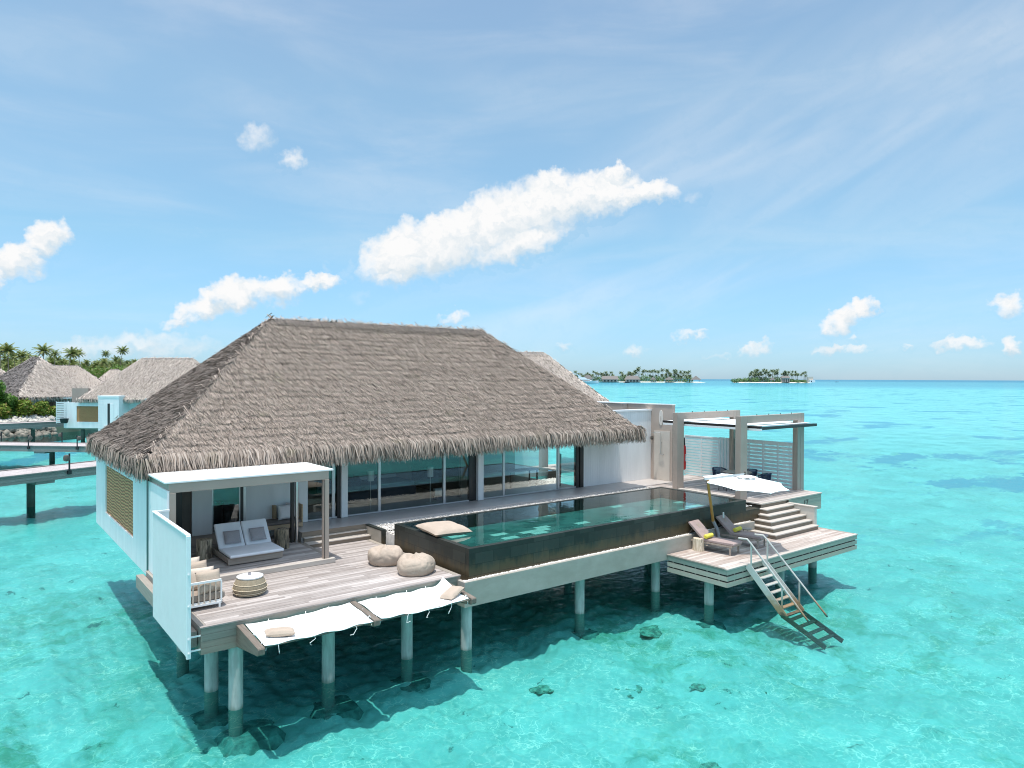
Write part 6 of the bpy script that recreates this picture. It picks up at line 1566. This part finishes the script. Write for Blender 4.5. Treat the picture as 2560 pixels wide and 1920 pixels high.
# ------------------------------------------------------------------ two far islands
def wpt(px, d):
    lat = (px - 1280) / 1765.8 * d; return (math.sin(YAW) * d + math.cos(YAW) * lat, math.cos(YAW) * d - math.sin(YAW) * lat)
DI = 1500.0; PXM = DI / 1765.8          # metres per pixel of a 2560-wide view at that distance
def islet(px0, px1, name, z=1.6, d=DI, dep=60):
    pts = []
    for k in range(40):
        a_ = 2 * math.pi * k / 40; pc = (px0 + px1) / 2 + (px1 - px0) / 2 * math.cos(a_) * (1 + 0.04 * math.sin(5 * a_)); pts.append(wpt(pc, d + dep * 0.5 + dep * 0.5 * math.sin(a_)))
    n = len(pts); cx = sum(p[0] for p in pts) / n; cy = sum(p[1] for p in pts) / n
    mb = MB(); vs = [(p[0], p[1], -0.3) for p in pts] + [(cx + (p[0] - cx) * .93, cy + (p[1] - cy) * .80, z) for p in pts]
    mb.add(vs, [(i, (i + 1) % n, n + (i + 1) % n, n + i) for i in range(n)] + [tuple(range(n, 2 * n))])
    return tag(mb.build(name, M['sand']), kind='structure')
islet(1418, 1768, 'beach'); islet(1828, 2032, 'beach')
FH = [24.0, 28.0, 20.0]
fp = [make_palm(301, 24.0, 7.6, 15, 8, 0.10, 'palm_far', 0.34), make_palm(302, 28.0, 7.0, 14, 8, 0.06, 'palm_far', 0.34), make_palm(303, 20.0, 8.2, 16, 8, 0.14, 'palm_far', 0.34)]
fused = [0, 0, 0]
g = random.Random(77)
def prof(tab, x):
    for (a0, h0), (a1_, h1) in zip(tab, tab[1:]):
        if a0 <= x <= a1_: return h0 + (h1 - h0) * (x - a0) / (a1_ - a0)
    return tab[-1][1]
T1 = [(1430, 14), (1445, 20), (1480, 25), (1535, 25), (1570, 26), (1598, 33), (1612, 28), (1640, 32), (1660, 31), (1690, 29), (1720, 24), (1740, 12)]
for k in range(120):
    px = g.uniform(1438, 1724); h = prof(T1, px) * PXM * g.uniform(0.50, 1.06)
    place_palm(px, DI + g.uniform(14, 50), 1.5 + h, g.choice((0, 0, 1, 2)), 'tall palm in the crowd of palms on the left far island', 'palms of the left far island', max(0.75, h / 30) * g.uniform(.85, 1.05), fp, fused)
for (px, h, lab) in ((1437, 27, 'lone palm at the left tip of the left far island'), (1725, 29, 'lone palm near the right tip of the left far island'), (1690, 31, 'slender palm above the right part of the left far island'), (1599, 38, 'tallest palm in the middle of the left far island')):
    place_palm(px, DI + 22, 1.5 + h * PXM, 1, lab, 'palms of the left far island', 0.85, fp, fused)
T2 = [(1874, 22), (1885, 30), (1912, 33), (1925, 29), (1945, 33), (1960, 29), (1990, 29), (2000, 28), (2018, 25)]
for k in range(84):
    px = g.uniform(1874, 2018)
    if 1948 < px < 1956: continue
    h = prof(T2, px) * PXM * g.uniform(0.62, 1.06)
    place_palm(px, DI + g.uniform(14, 46), 1.5 + h, g.choice((0, 0, 1)), 'tall palm in the row of palms on the right far island', 'palms of the right far island', max(0.75, h / 30) * g.uniform(.85, 1.05), fp, fused)
def scrub(name, spans, seed, n=5200):
    gg = random.Random(seed); bl = []
    for (a0, a1_, h) in spans:
        x = a0
        while x < a1_:
            w = gg.uniform(4, 9) * PXM; hh = h * PXM * gg.uniform(.75, 1.05); p = wpt(x, DI + gg.uniform(14, 30)); bl.append((p[0], p[1], 1.2 + hh * 0.45, w, w, hh * 0.55)); x += gg.uniform(2.5, 5)
    o = leaf_cloud(name, bl, n, 1.3, M['shrub_far'], seed); o['kind'] = 'stuff'
scrub('island_scrub', [(1440, 1458, 12), (1480, 1504, 16), (1544, 1560, 15), (1560, 1600, 17), (1600, 1650, 18), (1648, 1700, 17), (1700, 1730, 14)], 3)
scrub('island_scrub', [(1832, 1870, 11), (1870, 1928, 15), (1934, 1952, 15), (1960, 1985, 10), (1985, 2016, 8)], 4)
def hut(px0, px1, hw, hr, lab, d=DI + 6, open_=False, hip=0.28):
    w = (px1 - px0) * PXM; p = wpt((px0 + px1) / 2, d); t = empty('island_villa', (p[0], p[1], 1.4), -YAW, lab, 'villa')
    zw = hw * PXM; zr = hr * PXM; dd_ = w * 0.45
    if not open_: MB().box(-w * .42, -dd_ * .4, 0, w * .42, dd_ * .4, zw).build('wall', M['taupe_wall'], t, world=False)
    else:
        for sx in (-.36, .36):
            for sy in (-.36, .36): MB().box(w * sx - .2, dd_ * sy - .2, 0, w * sx + .2, dd_ * sy + .2, zw).build('post', M['palm_trunk'], t, world=False)
    mb = MB(); mb.add([(-w / 2, -dd_ / 2, zw * .9), (w / 2, -dd_ / 2, zw * .9), (w / 2, dd_ / 2, zw * .9), (-w / 2, dd_ / 2, zw * .9), (-w * (.5 - hip), 0, zr), (w * (.5 - hip), 0, zr)], [(0, 1, 5, 4), (1, 2, 5), (2, 3, 4, 5), (3, 0, 4), (3, 2, 1, 0)])
    mb.build('roof', M['roof_slate'], t, world=False)
    if not open_:
        for k in range(4): MB().box(-w * .36 + k * w * .2, -dd_ * .4 - .15, 0.3, -w * .36 + k * w * .2 + w * .09, -dd_ * .4 - .01, zw * .7).build('window', M['dark_frame'], t, world=False)
hut(1457, 1482, 6, 16, 'grey-roofed house behind the white yacht on the left far island')
hut(1503, 1546, 6, 14, 'long low house on the left far island, right of the round trees', hip=0.06)
hut(1561, 1600, 6, 15, 'large grey-roofed house in the middle of the left far island', hip=0.16)
hut(1626, 1640, 6, 12, 'small hut half hidden by trees on the left far island', hip=0.48, open_=True)
hut(1662, 1684, 6, 13, 'pale open pavilion with pointed roof on the left far island', hip=0.46, open_=True)
hut(1727, 1752, 6, 15, 'pointed pavilion at the right tip of the left far island', hip=0.46, open_=True)
hut(1924, 1938, 6, 13, 'pointed pavilion in the middle of the right far island', hip=0.46, open_=True)
hut(1952, 1974, 12, 16, 'tall grey building among palms on the right far island', hip=0.1)
p = wpt(2024, DI + 6); t = empty('island_house', (p[0], p[1], 1.4), -YAW, 'white flat-roofed building at the right tip of the right far island', 'building')
MB().box(-5, -4, 0, 6, 4, 12).build('wall', M['beige_light'], t, world=False); MB().box(-2, -7, 0, 9, -4.01, 5).build('annex', M['white'], t, world=False); MB().box(0, -7.15, 1, 2, -7.01, 3.6).build('window', M['dark_frame'], t, world=False)
# boats
def boat(px, d, L, name, lab, hull, kind):
    p = wpt(px, d); t = empty(name, (p[0], p[1], WZ), -YAW, lab, 'boat')
    V = []; F = []; ns = 14
    for i in range(ns + 1):
        u = i / ns; hw = 0.16 * L * (1 - max(0, (u - .45) / .55) ** 2.2); hw = max(hw, 0.012 * L); rise = 0.10 * L * (0.75 + 0.5 * u ** 2); x = (u - .5) * L
        V += [(x, -hw, rise), (x + (0.02 * L * u), -hw * .55, -0.02 * L), (x + (0.02 * L * u), hw * .55, -0.02 * L), (x, hw, rise)]
    for i in range(ns):
        a_ = i * 4; b_ = a_ + 4
        for k in range(3): F.append((a_ + k, a_ + k + 1, b_ + k + 1, b_ + k))
        F.append((a_ + 3, a_, b_, b_ + 3))
    F += [(0, 3, 2, 1), (ns * 4, ns * 4 + 1, ns * 4 + 2, ns * 4 + 3)]
    MB().add(V, F).build('hull', hull, t, world=False)
    if kind == 'yacht':
        z0 = 0.09 * L
        MB().prism([(-.42 * L, z0), (.24 * L, z0), (.08 * L, z0 + .09 * L), (-.40 * L, z0 + .10 * L)], 'y', -.11 * L, .11 * L).build('cabin', M['boat_white'], t, world=False)
        MB().prism([(-.40 * L, z0 + .101 * L), (.0 * L, z0 + .095 * L), (-.12 * L, z0 + .17 * L), (-.40 * L, z0 + .20 * L)], 'y', -.09 * L, .09 * L).build('flybridge', M['boat_white'], t, world=False)
        MB().prism([(-.40 * L, z0 + .202 * L), (-.30 * L, z0 + .19 * L), (-.44 * L, z0 + .32 * L), (-.47 * L, z0 + .32 * L)], 'y', -.08 * L, .08 * L).build('radar_arch', M['boat_white'], t, world=False)
        MB().prism([(-.34 * L, z0 + .03 * L), (.12 * L, z0 + .03 * L), (.10 * L, z0 + .055 * L), (-.34 * L, z0 + .06 * L)], 'y', -.113 * L, .113 * L).build('window_band', M['dark_frame'], t, world=False)
    else:
        MB().box(-.25 * L, -.09 * L, .07 * L, .05 * L, .09 * L, .13 * L).build('cabin', M['boat_dark'] if kind == 'dark' else M['navy_cushion'], t, world=False)
        MB().box(-.40 * L, -.1 * L, .06 * L, -.28 * L, .1 * L, .09 * L).build('thwart', M['teak'], t, world=False)
boat(1468, 1150, 36, 'motor_yacht', 'white motor yacht moored in front of the left far island', M['boat_white'], 'yacht')
boat(1566, 1290, 11, 'fishing_boat', 'small dark boat in front of the left far island', M['boat_dark'], 'dark')
boat(2092, 2050, 11, 'work_boat', 'tiny grey boat near the horizon right of the islands', M['granite'], 'grey')

for nm in ('chair',):
    pass
bpy.context.view_layer.update()
